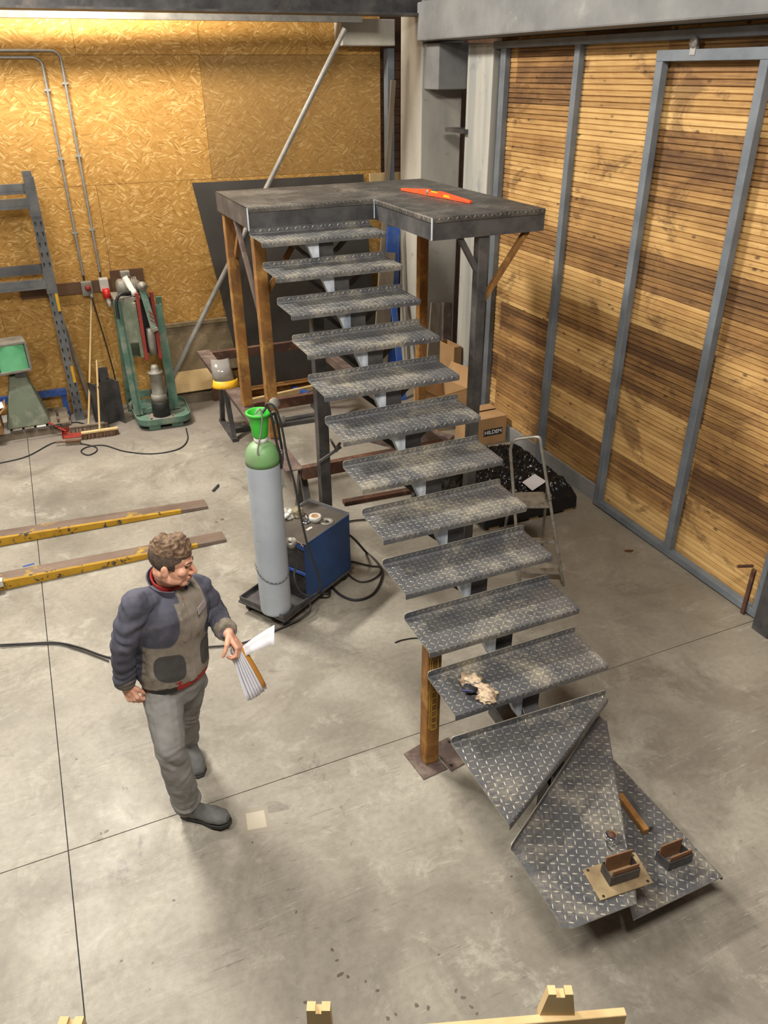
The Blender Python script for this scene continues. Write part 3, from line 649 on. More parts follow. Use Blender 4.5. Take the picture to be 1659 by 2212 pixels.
for x, y in ((.885, 8.785), (1.135, 8.785), (.885, 8.955), (1.135, 8.955)): b = MB(); b.lathe([(0.001, 0), (.012, 0), (.012, .01), (0.001, .01)], (x, y, .1), seg=6); b.build('bolt', M['steel_dark'], t)
jx, jy = 1.02, 8.88
b = MB(); b.lathe([(.1, 0), (.1, .17), (.096, .175), (0.001, .175)], (jx, jy, .1), seg=28); b.build('rubber_base', M['rubber'], t)
b = MB(); b.lathe([(.088, 0), (.088, .08), (.076, .085), (.072, .09), (.072, .33), (.085, .34), (.085, .352), (.045, .36), (.045, .4), (.03, .43), (0.001, .43)], (jx, jy, .275), seg=28); b.build('cylinder', M['dust_grey'], t)
b = MB(); b.bar((.77, 8.98, .1), (.76, 9.02, 1.42), .1, .012, (0, 1, 0)); b.bar((.77, 8.98, .1), (.76, 9.02, 1.42), .012, .05, (0, 1, 0)); b.build('front_leg', M['green'], t)
b = MB(); b.bar((1.2, 9.02, .1), (1.18, 9.1, 1.32), .1, .012, (0, 1, 0)); b.bar((1.24, 9.05, .1), (1.22, 9.12, 1.32), .012, .06, (0, 1, 0)); b.build('front_leg', M['green'], t)
for x in (.72, 1.2): b = MB(); b.bar((x, 9.42, .0), (x+.04, 9.34, 1.35), .06, .04, (0, 1, 0)); b.build('rear_leg', M['green'], t)
b = MB(); b.bb((.7, 9.38, .16), (1.24, 9.42, .24)); b.build('cross_member', M['green'], t)
b = MB(); b.bb((.73, 9.0, .1), (1.26, 9.04, .15)); b.build('cross_member', M['green'], t)
b = MB(); b.prism([(9.0, .95), (9.28, .72), (9.28, .7), (9.4, .9), (9.4, 1.42), (9.0, 1.42)], .79, .93, mt=Matrix(((0, 0, 1, 0), (1, 0, 0, 0), (0, 1, 0, 0), (0, 0, 0, 1)))); b.build('side_cabinet', M['green_grey'], t)
b = MB(); b.prism([(8.96, .78), (9.3, .78), (9.3, 1.4), (8.96, 1.4)], .905, .94, mt=Matrix(((0, 0, 1, 0), (1, 0, 0, 0), (0, 1, 0, 0), (0, 0, 0, 1)))); b.build('cabinet_panel', M['green_grey'], t, .006)
for x in (.965, 1.12): b = MB(); b.bar((x-.01, 8.93, .76), (x+.0, 8.97, 1.5), .035, .06, (0, 1, 0)); b.build('guide_rail', M['red'], t, .003)
b = MB(); b.bb((.98, 9.05, .8), (1.11, 9.3, 1.42)); b.build('carriage_housing', M['black'], t)
b = MB(); b.lathe([(.045, 0), (.05, .1), (.05, .22), (.04, .3), (0.001, .3)], (1.045, 8.97, .8), seg=16); b.build('saw_cylinder', M['dust_grey'], t)
b = MB(); b.bar((1.02, 8.93, 1.6), (1.08, 8.88, 1.12), .07, .05, (0, 1, 0)); b.build('swing_arm', M['green'], t, .01)
b = MB()
for k in range(4): b.bar((1.045+.006*k, 8.865, 1.32-.05*k), (1.1+.006*k, 8.862, 1.27-.05*k), .004, .012, (0, 0, 1))
b.build('warning_stripe', M['red'], t)
b = MB(); b.lathe([(0.001, 0), (.05, 0), (.05, .03), (.02, .035), (.02, .05), (0.001, .05)], (1.03, 8.92, 1.58), (0, -1, .1), 18); b.build('pivot_cap', M['dust_grey'], t)
b = MB(); b.bar((1.05, 8.87, 1.1), (1.12, 8.87, 1.12), .04, .04); b.build('blade_clamp', M['dust_grey'], t, .004)
b = MB(); b.lathe([(0.001, 0), (.06, .005), (.085, .03), (.09, .1), (.08, .22), (.05, .26), (0.001, .27)], (.78, 9.18, 1.54), (1, 0, -.05), 20)
for k in range(7): b.lathe([(.08, 0), (.1, 0), (.1, .008), (.08, .008)], (.86+k*.022, 9.18, 1.535), (1, 0, -.05), 20)
b.build('motor', M['dust_grey'], t)
b = MB(); b.box((.9, 9.2, 1.67), (.1, .09, .06)); b.build('terminal_box', M['dust_grey'], t, .006)
b = MB(); b.lathe([(0.001, 0), (.032, 0), (.032, .16), (.036, .16), (.036, .22), (0.001, .22)], (.88, 9.1, 1.66), (.35, -.25, -.9), 14); b.build('capacitor', M['white_paint'], t)
b = MB(); b.bb((.72, 9.0, 1.42), (1.0, 9.35, 1.45)); b.build('motor_plate', M['dust_grey'], t)
b = MB(); b.tube(smooth_path([(.92, 9.05, 1.5), (.8, 9.0, 1.5), (.74, 8.99, 1.42), (.73, 8.98, 1.25)], 5), .018); b.build('hose', M['rubber'], t)
b = MB(); b.lathe([(.05, 0), (.06, .02), (.05, .04), (0.001, .04)], (.75, 9.25, .12), (0, 0, 1), 12); b.tube([(.7, 9.2, .1), (.74, 9.2, .2)], .02); b.build('pump', M['dust_grey'], t)
hose('machine_cable', [F(*p, .008) for p in ((402, 925), (405, 950), (385, 970), (330, 980), (270, 975), (225, 962), (190, 965), (175, 975), (190, 983), (208, 975), (205, 965), (170, 958), (120, 955), (60, 985), (0, 1000), (-60, 1010))], .007, M['rubber'], 'thin dark cable looping on the floor from the green machine to the left edge', 'cable')
hose('grinder_cable', [F(*p, .01) for p in ((185, 916), (160, 912), (130, 922), (90, 934), (40, 934))][:3]+[V3((-.1, 9.0, .13)), V3((-.3, 8.99, .128)), V3((-.62, 9.0, .13))], .007, M['rubber'], 'short grey cable lying over the front of the pallet', 'cable')
# ---- plinth board, timber, dark sheet
b = MB(); b.quad((1.22, 9.57, .3), (2.5, 9.57, .3), (2.5, 9.63, .93), (1.22, 9.63, .93), -.02); b.bb((1.22, 9.6, .9), (2.5, 9.66, .94)); tag(b.build('plywood_board', M['dusty_board']), 'dusty grey-brown board at the wall foot between the green machine and the dark sheet', 'board')
b = MB(); b.quad((1.24, 9.42, .12), (2.0, 9.42, .12), (2.0, 9.6, .34), (1.24, 9.6, .34), .025); tag(b.build('wood_offcut', M['wood_pale']), 'pale chipboard offcut lying against the dusty board at the wall foot', 'wood offcut')
b = MB(); b.bb((1.22, 9.36, 0), (1.98, 9.46, .1)); tag(b.build('timber_beam', M['wood_grey']), 'weathered grey timber on the floor under the pale chipboard offcut', 'timber')
b = MB(); b.bb((1.72, 9.3, .0), (1.98, 9.355, .17)); tag(b.build('wood_block', M['wood_brown']), 'brown wooden block on the floor left of the dark steel sheet', 'wood block')
b = MB(); b.quad((2.14, 9.35, .11), (4.0, 9.35, .11), (3.95, 9.655, 2.49), (1.84, 9.655, 2.5), -.006)
tag(b.build('steel_sheet', M['sheet']), 'large dark steel sheet leaning on the strand board wall behind the landing', 'steel sheet')
b = MB(); 
for z in (.0, .1): b.bb((1.95, 9.2, z), (4.0, 9.34, z+.01))
b.bb((1.95, 9.26, .0), (4.0, 9.275, .11)); tag(b.build('steel_i_beam', M['rust']), 'rusty brown steel beam on the floor at the foot of the dark sheet', 'steel beam')
b = MB(); b.bar((1.95, 8.98, .04), (3.2, 9.18, .04), .05, .06); tag(b.build('wooden_lath', M['wood_pale']), 'pale wooden lath on the floor in front of the rusty beam', 'lath')
b = MB(); b.box(PY(661, 771, 9.22), (.12, .05, .05)); tag(b.build('clamp_jaw', M['blue']), 'small blue clamp end in front of the dark sheet, beside the dark post', 'clamp') if False else None
t = thing('bar_clamp', 'blue plastic clamp handle on the floor behind the landing posts', 'clamp', F(648, 845))
p0 = F(632, 838, .03); p1 = F(666, 850, .03); b = MB(); b.bar(p0, p1, .06, .05); b.build('grip', M['blue'], t, .01)
# ---- welding trestle table (frame)
t = thing('steel_trestle_table', 'low rusty brown steel frame table under the landing posts', 'table', (2.2, 7, 0))
ZT = .88
b = MB(); b.bb((1.47, 5.3, ZT-.004), (1.61, 8.6, ZT+.008)); b.bb((1.5, 5.3, ZT-.09), (1.512, 8.6, ZT)); b.build('side_beam', M['rust_brown'], t)
b = MB(); b.bb((1.61, 5.3, ZT-.1), (2.86, 5.36, ZT+.004)); b.build('cross_beam', M['rust_dark'], t, .004)
b = MB(); b.bb((1.61, 6.82, ZT-.1), (2.76, 6.88, ZT)); b.build('cross_beam', M['rust_dark'], t, .004)
b = MB(); b.bb((2.76, 5.36, ZT-.1), (2.86, 8.6, ZT)); b.build('side_beam', M['rust_brown'], t, .004)
b = MB(); b.bb((1.55, 8.5, ZT-.1), (2.76, 8.56, ZT)); b.build('cross_beam', M['rust_dark'], t, .004)
for x in (1.66, 2.8):
    for y in (5.5, 8.3):
        for s_ in (-1, 1): b = MB(); b.bar((x, y, ZT-.1), (x+.0, y+s_*.28, .02), .05, .05); b.build('leg', M['steel_dark'], t)
        b = MB(); b.bb((x-.03, y-.33, 0), (x+.03, y+.33, .04)); b.build('skid', M['steel_dark'], t)
b = MB(); b.bb((1.72, 8.2, .0), (2.76, 8.28, .06)); b.build('stretcher', M['steel_dark'], t)
b = MB(); p0 = F(742, 1086, .02); p1 = F(930, 1052, .02); b.bar(p0, p1, .07, .04); tag(b.build('flat_steel_bar', M['rust_dark']), 'rusty steel bar on the floor behind the welding machine', 'steel bar')
b = MB(); p0 = F(560, 925, .02); p1 = F(690, 905, .02); b.bar(p0, p1, .07, .05); tag(b.build('flat_steel_bar', M['steel_dark']), 'dark steel bar on the floor behind the gas cylinder', 'steel bar')
b = MB(); p0 = F(520, 922, .02); p1 = F(560, 926, .0); b.box(F(515, 922, .03), (.08, .08, .06)); tag(b.build('steel_block', M['steel_dark']), 'small dark steel block on the floor beside the trestle table', 'steel block')
# grinding face shield
t = thing('face_shield', 'yellow welding visor with clear screen lying on the trestle table beside the rusty posts', 'visor', F(487, 838, ZT))
c = F(488, 828, ZT+.03)
b = MB(); vs = []
for i in range(13):
    a = math.radians(150+i*16); rr = .13
    for k, (dr, z) in enumerate(((.012, 0), (0, .02), (-.01, .07))): vs.append(c+V3(((rr+dr)*math.cos(a), (rr+dr)*math.sin(a)*.8, z-.02)))
b.add(vs, [(3*i+k, 3*i+3+k, 3*i+4+k, 3*i+1+k) for i in range(12) for k in (0, 1)], 0, True); o = b.build('brow_guard', M['yellow'], t)
sm = o.modifiers.new('s', 'SOLIDIFY'); sm.thickness = .004
b = MB(); vs = []
for i in range(9):
    a = math.radians(190+i*16)
    for r_, z in ((.12, .05), (.1, .24)): vs.append(c+V3((r_*math.cos(a), .06+r_*math.sin(a)*.8+(.1 if z > .1 else 0), z-.02)))
b.add(vs, [(2*i, 2*i+2, 2*i+3, 2*i+1) for i in range(8)], 0, True); o = b.build('clear_screen', M['clear'], t); sm = o.modifiers.new('s', 'SOLIDIFY'); sm.thickness = .002
# clamp on the dark post
t = thing('screw_clamp', 'small dark screw clamp fixed on the dark post above the welding machine', 'clamp', PY(710, 975, 5.14))
kq = PY(712, 975, 5.14)-V3((1.66, 4.66, 1.02))
b = MB(); b.bar(V3((1.57, 4.64, .96))+kq, V3((1.74, 4.62, 1.06))+kq, .012, .02); b.bar(V3((1.7, 4.6, 1.04))+kq, V3((1.72, 4.8, 1.05))+kq, .012, .02); b.build('frame', M['steel_dark'], t)
b = MB(); b.tube([V3((1.69, 4.58, 1.08))+kq, V3((1.76, 4.7, 1.05))+kq], .012); b.build('screw', M['steel_dark'], t)
# ---- gas cylinder
cu, cv = V3((.848, .53, 0)), V3((-.53, .848, 0)); CO = V3((1.15, 4.5, 0))
def C(u, v, z): return CO+cu*u+cv*v+V3((0, 0, z))
RC = Matrix.Rotation(math.atan2(.53, .848), 3, 'Z')
gc = F(597, 1312, .12); 
t = thing('gas_cylinder', 'tall pale grey gas cylinder with green shoulder and green valve cap on the welding trolley', 'gas cylinder', (gc.x, gc.y, .105))
b = MB(); prof = [(.001, .0), (.1, .0), (.113, .012), (.115, .03), (.115, 1.22)]
b.lathe(prof+[(.115, 1.225)], (gc.x, gc.y, .105), seg=40)
b.build('body', M['cyl_grey'], t)
b = MB(); b.lathe([(.1155, 1.215), (.1155, 1.25)]+[(.035+.0805*math.cos(a), 1.25+.115*math.sin(a)) for a in [math.pi/2*k/8 for k in range(1, 8)]]+[(.04, 1.37), (.001, 1.372)], (gc.x, gc.y, .105), seg=40); b.build('shoulder', M['cyl_green'], t)
b = MB(); b.lathe([(.001, 1.365), (.042, 1.365), (.045, 1.38), (.045, 1.40), (.001, 1.40)], (gc.x, gc.y, .105), seg=24); b.build('neck_ring', M['white_paint'], t)
b = MB(); b.lathe([(.04, 1.395), (.052, 1.42), (.06, 1.5), (.07, 1.56), (.082, 1.565), (.084, 1.578), (.076, 1.582), (.066, 1.575), (.058, 1.5), (.03, 1.41), (.001, 1.41)], (gc.x, gc.y, .105), seg=32); b.build('valve_cap', M['cap_green'], t)
b = MB(); b.lathe([(.02, 1.4), (.02, 1.5), (.03, 1.51), (.03, 1.55), (.001, 1.55)], (gc.x, gc.y, .105), seg=14); b.build('valve', M['dust_grey'], t)
b = MB(); b.lathe([(.001, 0), (.035, 0), (.035, .03), (.001, .03)], (gc.x+.13, gc.y+.1, 1.68), (.3, -.6, .5), 18); b.lathe([(.001, 0), (.03, 0), (.03, .07), (.001, .07)], (gc.x+.12, gc.y+.08, 1.58), (1, 0, -.3), 14); b.tube([(gc.x, gc.y, 1.62), (gc.x+.13, gc.y+.09, 1.62)], .014); b.build('pressure_gauge', M['dust_grey'], t)
# chain around the cylinder
tch = thing('safety_chain', 'thin steel chain looped round the lower half of the gas cylinder', 'chain', (gc.x, gc.y, .4))
b = MB(); pts = []
for k in range(30):
    a = math.radians(165+k*7.2); z = .53-.12*math.sin(math.radians(k*6)); pts.append(V3((gc.x+.119*math.cos(a), gc.y+.119*math.sin(a), z)))
pts += [V3((gc.x+.14, gc.y+.0, .56)), C(.26, .07, .62)]
def chain(b, pts):
    for i in range(len(pts)-1):
        p, q = pts[i], pts[i+1]; d = (q-p).normalized(); m = (p+q)/2; up = V3((0, 0, 1)) if i % 2 else d.cross(V3((0, 0, 1))).normalized(); L = (q-p).length*.62
        b.tube([m+d*(L*math.cos(a))+up*(.0055*math.sin(a)) for a in [2*math.pi*k/8 for k in range(8)]], .0016, 4, closed=True)
chain(b, pts); b.build('links', M['steel_dark'], tch)
b = MB(); chain(b, [C(.26, .07, .64-.014*k) for k in range(9)]); b.build('loose_end', M['steel_dark'], tch)
# spanner
t = thing('spanner', 'steel combination spanner hanging beside the gas cylinder shoulder', 'spanner', PY(612, 1010, 4.62))
p0 = PY(606, 976, 4.62); p1 = PY(613, 1046, 4.6)
b = MB(); b.bar(p0+(p1-p0)*.08, p1, .014, .006, (0, 1, 0)); d = (p1-p0).normalized()
b.tube([p0+V3((.013*math.cos(a), 0, .013*math.sin(a))) for a in [k*math.pi/6 for k in range(12)]], .0045, 6, closed=True)
b.bar(p1, p1+d*.03+V3((.014, 0, 0)), .01, .008, (0, 1, 0)); b.bar(p1, p1+d*.03-V3((.014, 0, 0)), .01, .008, (0, 1, 0)); b.build('shank', M['galv'], t)
b = MB(); h = [PY(x, y, 4.56) for x, y in ((552, 893), (561, 884), (566, 896), (564, 930), (558, 965), (557, 980), (563, 984), (572, 978))]; b.tube(smooth_path(h, 5), .006); tag(b.build('wire_hook', M['dust_grey']), 'bent grey wire hook hanging over the green valve cap', 'hook')
# ---- trolley and welding machine
t = thing('welding_trolley', 'low dark steel trolley with castors carrying the gas cylinder and blue welding machine', 'trolley', C(.4, .2, 0))
b = MB(); b.box(C(.42, .22, .095), (.86, .46, .016), RC); 
for v_ in (0.0, .44): b.box(C(.15, v_, .115), (.3, .008, .05), RC)
for u_ in (0.0, .28): b.box(C(u_, .22, .115), (.008, .44, .05), RC)
b.build('deck', M['steel_dark'], t)
for u_, v_ in ((.06, .04), (.06, .4), (.78, .04), (.78, .4)):
    b = MB(); b.lathe([(.001, -.014), (.035, -.014), (.04, -.008), (.04, .008), (.035, .014), (.001, .014)], C(u_, v_, .04), cv, 20); o = b.build('castor', M['rubber'], t)
    b = MB(); b.box(C(u_, v_+.02, .06), (.03, .004, .06), RC); b.box(C(u_, v_-.02, .06), (.03, .004, .06), RC); b.box(C(u_, v_, .087), (.05, .05, .006), RC); b.build('fork', M['steel_dark'], o)
t = thing('welding_machine', 'boxy blue welding machine with dark cluttered top on the trolley', 'welding machine', C(.56, .2, .103))
u0, u1, v0, v1, zb, zt = .27, .82, .0, .40, .105, .60
b = MB(); b.box(C((u0+u1)/2, v0+.003, (zb+zt)/2), (u1-u0, .006, zt-zb), RC); b.build('side_panel', M['weld_blue'], t)
b = MB(); b.box(C((u0+u1)/2, v1-.003, (zb+zt)/2), (u1-u0, .006, zt-zb), RC); b.build('side_panel', M['weld_blue'], t)
b = MB(); b.box(C(u1-.003, (v0+v1)/2, (zb+zt)/2), (.006, v1-v0-.012, zt-zb), RC); b.build('rear_panel', M['weld_blue'], t)
b = MB(); b.box(C(u0+.02, (v0+v1)/2, (zb+zt)/2-.02), (.02, v1-v0-.02, zt-zb-.05), RC)
for k in range(14): b.box(C(u0+.006, (v0+v1)/2, zb+.03+k*.014), (.006, v1-v0-.06, .004), RC)
b.build('front_grille', M['steel_dark'], t)
b = MB(); b.box(C(u0+.0, (v0+v1)/2, zt-.02), (.012, v1-v0, .035), RC); b.box(C(u0, (v0+v1)/2, zb+.24), (.014, v1-v0, .02), RC); b.build('front_trim', M['blue'], t)
b = MB(); b.box(C((u0+u1)/2, (v0+v1)/2, zt-.006), (u1-u0, v1-v0, .012), RC); b.build('top_tray', surf('grimy_tray', lin(84, 76, 68), lin(66, 60, 54), 8, rough=.6), t)
b = MB(); b.box(C((u0+u1)/2, v1, zt+.008), (u1-u0, .006, .028), RC); b.box(C(u1, (v0+v1)/2, zt+.008), (.006, v1-v0, .028), RC); b.build('tray_lip', M['galv'], t)
ZW = zt
def tp(px, py): return F(px, py, ZW)
t = thing('tape_roll', 'white roll of tape on top of the welding machine', 'tape', tp(681, 1122))
q = tp(681, 1124); b = MB(); b.lathe([(.028, 0), (.048, 0), (.048, .04), (.028, .04), (.028, 0)], q, seg=28); b.build('tape', M['white_paint'], t); b = MB(); b.lathe([(.026, .001), (.029, .001), (.029, .042), (.026, .042), (.026, .001)], q, seg=28); b.build('core', M['cardboard'], t)
t = thing('grinding_disc', 'grey grinding disc lying beside the tape roll on the welding machine', 'disc', tp(706, 1127)); q = tp(706, 1127)
b = MB(); b.lathe([(.012, .0), (.055, 0), (.055, .004), (.03, .004), (.028, .001), (.012, .001), (.012, 0)], q, seg=30); b.build('abrasive', M['dust_grey'], t); b = MB(); b.lathe([(.011, .0), (.016, 0), (.016, .005), (.011, .005), (.011, 0)], q, seg=20); b.build('hub', M['steel_dark'], t)
t = thing('screw_tin', 'small round tin of screws at the front of the welding machine top', 'tin', tp(630, 1176)); q = tp(628, 1180)
b = MB(); b.lathe([(.001, .0), (.042, 0), (.044, .05), (.04, .05), (.039, .01), (.001, .01)], q, seg=26); b.build('tin', M['alu'], t); b = MB(); rr = random.Random(5)
for k in range(14): a = rr.uniform(0, 6.28); r_ = rr.uniform(0, .028); p = q+V3((r_*math.cos(a), r_*math.sin(a), .03+rr.uniform(0, .012))); b.bar(p, p+V3((rr.uniform(-.02, .02), rr.uniform(-.02, .02), .006)), .004, .004)
b.build('screws', M['steel_dark'], t)
b = MB(); q = tp(668, 1142); b.prism([(-.03, -.01), (.02, -.012), (.034, 0), (.02, .012), (-.03, .01)], 0, .002, mt=Matrix.Translation(q) @ Matrix.Rotation(.5, 4, 'Z')); tag(b.build('metal_tag', M['white_paint']), 'small white tag lying near the middle of the welding machine top', 'tag')
t = thing('pliers', 'chrome pliers lying near the near edge of the welding machine top', 'pliers', tp(650, 1172)); q = tp(650, 1176)+V3((0, 0, .008))
b = MB(); b.tube([q+V3((-.06, .05, 0)), q+V3((0, .0, 0)), q+V3((.03, -.03, 0))], .005); b.build('jaw', M['chrome'], t); b = MB(); b.tube([q+V3((-.03, .07, 0)), q, q+V3((.0, -.045, 0))], .005); b.build('jaw', M['chrome'], t)
t = thing('clamp_fitting', 'small chrome clamp fitting lying left of the tape roll', 'fitting', tp(658, 1126)); q = tp(660, 1128)
b = MB(); b.lathe([(.012, 0), (.035, .0), (.035, .012), (.012, .012), (.012, 0)], q, seg=20); b.lathe([(.001, 0), (.014, 0), (.014, .05), (.001, .05)], q+V3((0, 0, .01)), (.5, .4, .7), 12); b.build('body', M['chrome'], t)
def blob(name, c, size, mat, amp, seed, parent=None, res=4, flat=True):
    bm = bmesh.new(); bmesh.ops.create_icosphere(bm, subdivisions=res, radius=1)
    for v in bm.verts:
        n_ = mnoise.fractal(v.co*1.6+V3((seed, 0, 0)), 1, 2, 4); v.co *= 1+amp*n_
        if flat and v.co.z < -.5: v.co.z = -.5
        v.co = V3((v.co.x*size[0], v.co.y*size[1], v.co.z*size[2]))
    me = bpy.data.meshes.new(name); bm.to_mesh(me); bm.free(); me.materials.append(mat)
    for p in me.polygons: p.use_smooth = True
    o = bpy.data.objects.new(name, me); COL.objects.link(o); o.parent = parent
    o.matrix_basis = (WM(parent).inverted() if parent else Matrix()) @ Matrix.Translation(c); return o
tag(blob('rag', tp(640, 1112)+V3((0, 0, .016)), (.06, .05, .035), surf('oily_rag', lin(150, 140, 112), lin(104, 94, 74), 20, rough=.9), .6, 3), 'crumpled beige rag at the back of the welding machine top', 'rag')
tag(blob('plastic_bag', tp(622, 1118)+V3((0, .02, .02)), (.05, .05, .04), M['white_paint'], .7, 9), 'crumpled white plastic beside the rag on the welding machine', 'plastic bag')
# hoses
hp = [(573, 878, 4.62), (580, 872, 4.6), (592, 878, 4.58), (604, 905, 4.56), (612, 940, 4.54), (620, 985, 4.5), (634, 1035, 4.46), (643, 1080, 4.42), (655, 1140, 4.36), (668, 1190, 4.33), (686, 1240, 4.38), (692, 1262, 4.4), (685, 1280, 4.42), (668, 1287, 4.42), (650, 1278, 4.44), (638, 1255, 4.46), (636, 1235, 4.5), (645, 1220, 4.54)]
hose('gas_hose', [PY(*p) for p in hp], .008, M['rubber'], 'thick dark gas hose arching from the cylinder top down the front of the welding machine', 'hose')
hp2 = [(566, 892, 4.6), (578, 880, 4.62), (588, 905, 4.6), (596, 950, 4.6), (606, 985, 4.6), (608, 1010, 4.6), (610, 980, 4.7), (604, 940, 4.72), (596, 900, 4.7), (590, 890, 4.7)]
hose('torch_cable', [PY(*p) for p in hp2], .009, M['rubber'], 'doubled black cable hanging from the cylinder neck beside the gas hose', 'cable')
fl_ = lambda L, z=.012: [F(x, y, z) for x, y in L]
hose('welding_cable', [C(.83, .2, .45), F(760, 1160, .25)]+fl_([(790, 1192), (815, 1215), (826, 1240), (815, 1272), (795, 1290), (765, 1296), (735, 1285), (710, 1262)])+[C(.5, -.03, .05), C(.4, -.012, .12)], .010, M['rubber'], 'thick black cable looping on the floor right of the welding machine', 'cable')
hose('mains_cable', [C(.83, .3, .2)]+fl_([(745, 1222), (752, 1240), (775, 1256), (800, 1254), (820, 1240), (822, 1225), (800, 1222), (770, 1215), (748, 1212)]), .007, M['rubber'], 'thin black cable in a small loop on the floor beside the welding machine', 'cable')
hose('earth_cable', fl_([(745, 1128), (765, 1124), (790, 1122), (840, 1118)]), .007, M['rubber'], 'thin black cable on the floor running from the welding machine under the stairs', 'cable')
hose('hanging_cable', [PX(787, 945, 2.05), PX(792, 970, 2.0), PX(784, 1062, 1.9), PX(792, 1095, 1.9)], .005, M['rubber'], 'thin black cable hanging below the seventh tread from the top', 'cable') if False else None
hose('floor_cable', fl_([(0, 1393), (60, 1390), (120, 1388), (170, 1398), (235, 1420), (300, 1425), (360, 1420), (430, 1400), (520, 1390), (600, 1360)])+[C(.2, -.05, .06), C(.3, -.0, .12)], .007, M['rubber'], 'black cable crossing the floor behind the walking man to the trolley', 'cable')
hose('floor_cable', fl_([(0, 1397), (60, 1393), (120, 1391), (165, 1402), (235, 1428)]), .005, M['rubber'], 'thinner black cable beside the long one at the left edge behind the man', 'cable')
hose('wire_offcut', fl_([(853, 1388), (870, 1382), (900, 1378), (918, 1384)], .006), .004, M['rubber'], 'short black wire on the floor behind the rusty lower post', 'wire')
# ---- fork tines
for (xt, yt, yn), lab in (((1.035, 6.58, 6.66), 'farther of two yellow and rusty fork blades on the floor'), ((1.05, 5.92, 5.93), 'nearer of two yellow and rusty fork blades on the floor, behind the man')):
    t = thing('forklift_blade', lab, 'fork blade', (0, yt+.05, 0), group=None)
    x0, x1 = -1.9, xt; w_ = .13; b = MB(); n = 12
    ys = [lerp(yn, yt, (i/n)) for i in range(n+1)]
    sec = []
    for i in range(n+1):
        x = lerp(x0, x1, i/n); h = lerp(.1, .04, max(0, (i/n-.3)/.7)); y = yt+(yn-yt)*(x1-x)/(1.8); sec.append([(x, y, .004), (x, y+w_, .004), (x, y+w_, h), (x, y+.012, h), (x, y, h-.012)])
    vs = [p for s_ in sec for p in s_]
    for i in range(n):
        for k in range(5): k2 = (k+1) % 5; b.add([vs[5*i+k], vs[5*i+k2], vs[5*i+5+k2], vs[5*i+5+k]], [(0, 1, 2, 3)], 1 if k in (4, 3) and i < 11 else 0)
    b.add(sec[0], [(0, 1, 2, 3, 4)], 0); b.add(sec[-1], [(4, 3, 2, 1, 0)], 0)
    b.build('blade', [M['fork_top'], M['yellow_worn']], t)
b = MB(); q = F(62, 1221, .0); b.box(q+V3((0, 0, .002)), (.09, .018, .003), Matrix.Rotation(.1, 3, 'Z')); tag(b.build('tape_strip', M['blue']), 'small blue scrap on the floor between the two fork blades', 'scrap')
b = MB(); q = F(466, 1054, .012); b.tube([q+V3((-.04, -.05, 0)), q+V3((.04, .05, 0))], .012); tag(b.build('steel_stub', M['steel_dark']), 'short dark steel stub lying alone on the floor left of the cylinder', 'steel stub')
b = MB(); q = F(5, 1262, .06); b.box(q+V3((-.03, 0, .02)), (.08, .06, .05)); tag(b.build('switch_box', M['white_paint']), 'small white box on the near fork blade at the left edge', 'box')
# ---- loose items on the stair
t = thing('spirit_level', 'bright orange spirit level lying on the landing deck', 'spirit level', (2.96, 5.8, ZL+.002)); a = V3((2.89, 6.23, ZL+.002)); c_ = V3((3.04, 5.35, ZL+.002)); d = (c_-a); L = d.length; ang = math.atan2(d.y, d.x); MT = Matrix.Translation(a) @ Matrix.Rotation(ang, 4, 'Z') @ Matrix.Rotation(math.pi/2, 4, 'X')
b = MB(); b.prism([(0, .001), (L, .001), (L, .018), (L*.62, .045), (L*.56, .046), (L*.56, .03), (L*.44, .03), (L*.44, .046), (L*.38, .045), (0, .018)], -.013, .013, mt=MT); b.build('body', M['orange'], t, .002)
b = MB(); b.prism([(L*.45, .026), (L*.55, .026), (L*.55, .038), (L*.45, .038)], -.007, .007, mt=MT); b.build('vial', M['yellow'], t)
b = MB(); b.prism([(L*.64, .012), (L*.74, .012), (L*.72, .03), (L*.65, .03)], -.0135, .0135, mt=MT); b.build('badge', M['yellow'], t)
b = MB(); b.lathe([(.001, 0), (.016, 0), (.016, .029), (.001, .029)], MT @ V3((L*.41, .026, -.0145)), (MT.to_3x3() @ V3((0, 0, 1))), 16); b.build('end_vial', M['dust_grey'], t)
# gloves
gz = tread_geo(10)[1]+.002
t = thing('work_glove', 'left of two dirty beige work gloves on the lowest straight tread, open blue-edged cuff', 'glove', F(1018, 1480, gz), group='work gloves on the tread'); t2 = thing('work_glove', 'right of two dirty beige work gloves on the lowest straight tread, lying flat', 'glove', F(1044, 1500, gz), group='work gloves on the tread')
def cloth_blob(name, c, size, mat, amp, seed, rz, parent):
    o = blob(name, c, size, mat, amp, seed, parent); o.matrix_basis = o.matrix_basis @ Matrix.Rotation(rz, 4, 'Z'); return o
q = F(1018, 1478, gz); cloth_blob('palm', q+V3((0, 0, .022)), (.05, .06, .03), M['leather'], .55, 2, .3, t)
q = F(1040, 1492, gz); cloth_blob('palm', q+V3((0, 0, .016)), (.035, .075, .024), M['leather'], .5, 5, .6, t2)
q = F(1050, 1508, gz); cloth_blob('fingers', q+V3((0, 0, .012)), (.045, .05, .02), M['leather'], .5, 8, .2, t2)
q = F(1017, 1487, gz+.03); b = MB(); b.tube([q+V3((.045*math.cos(a), .028*math.sin(a), .012*math.sin(2*a))) for a in [k*math.pi/9 for k in range(18)]], .004, 6, closed=True); b.build('cuff_trim', NT('blue_trim').out(lin(60, 66, 120), .8), t)
q = F(1016, 1487, gz+.028); b = MB(); b.lathe([(.001, 0), (.038, 0), (.04, .006), (.001, .004)], q, seg=16); b.build('cuff_opening', M['black'], t)
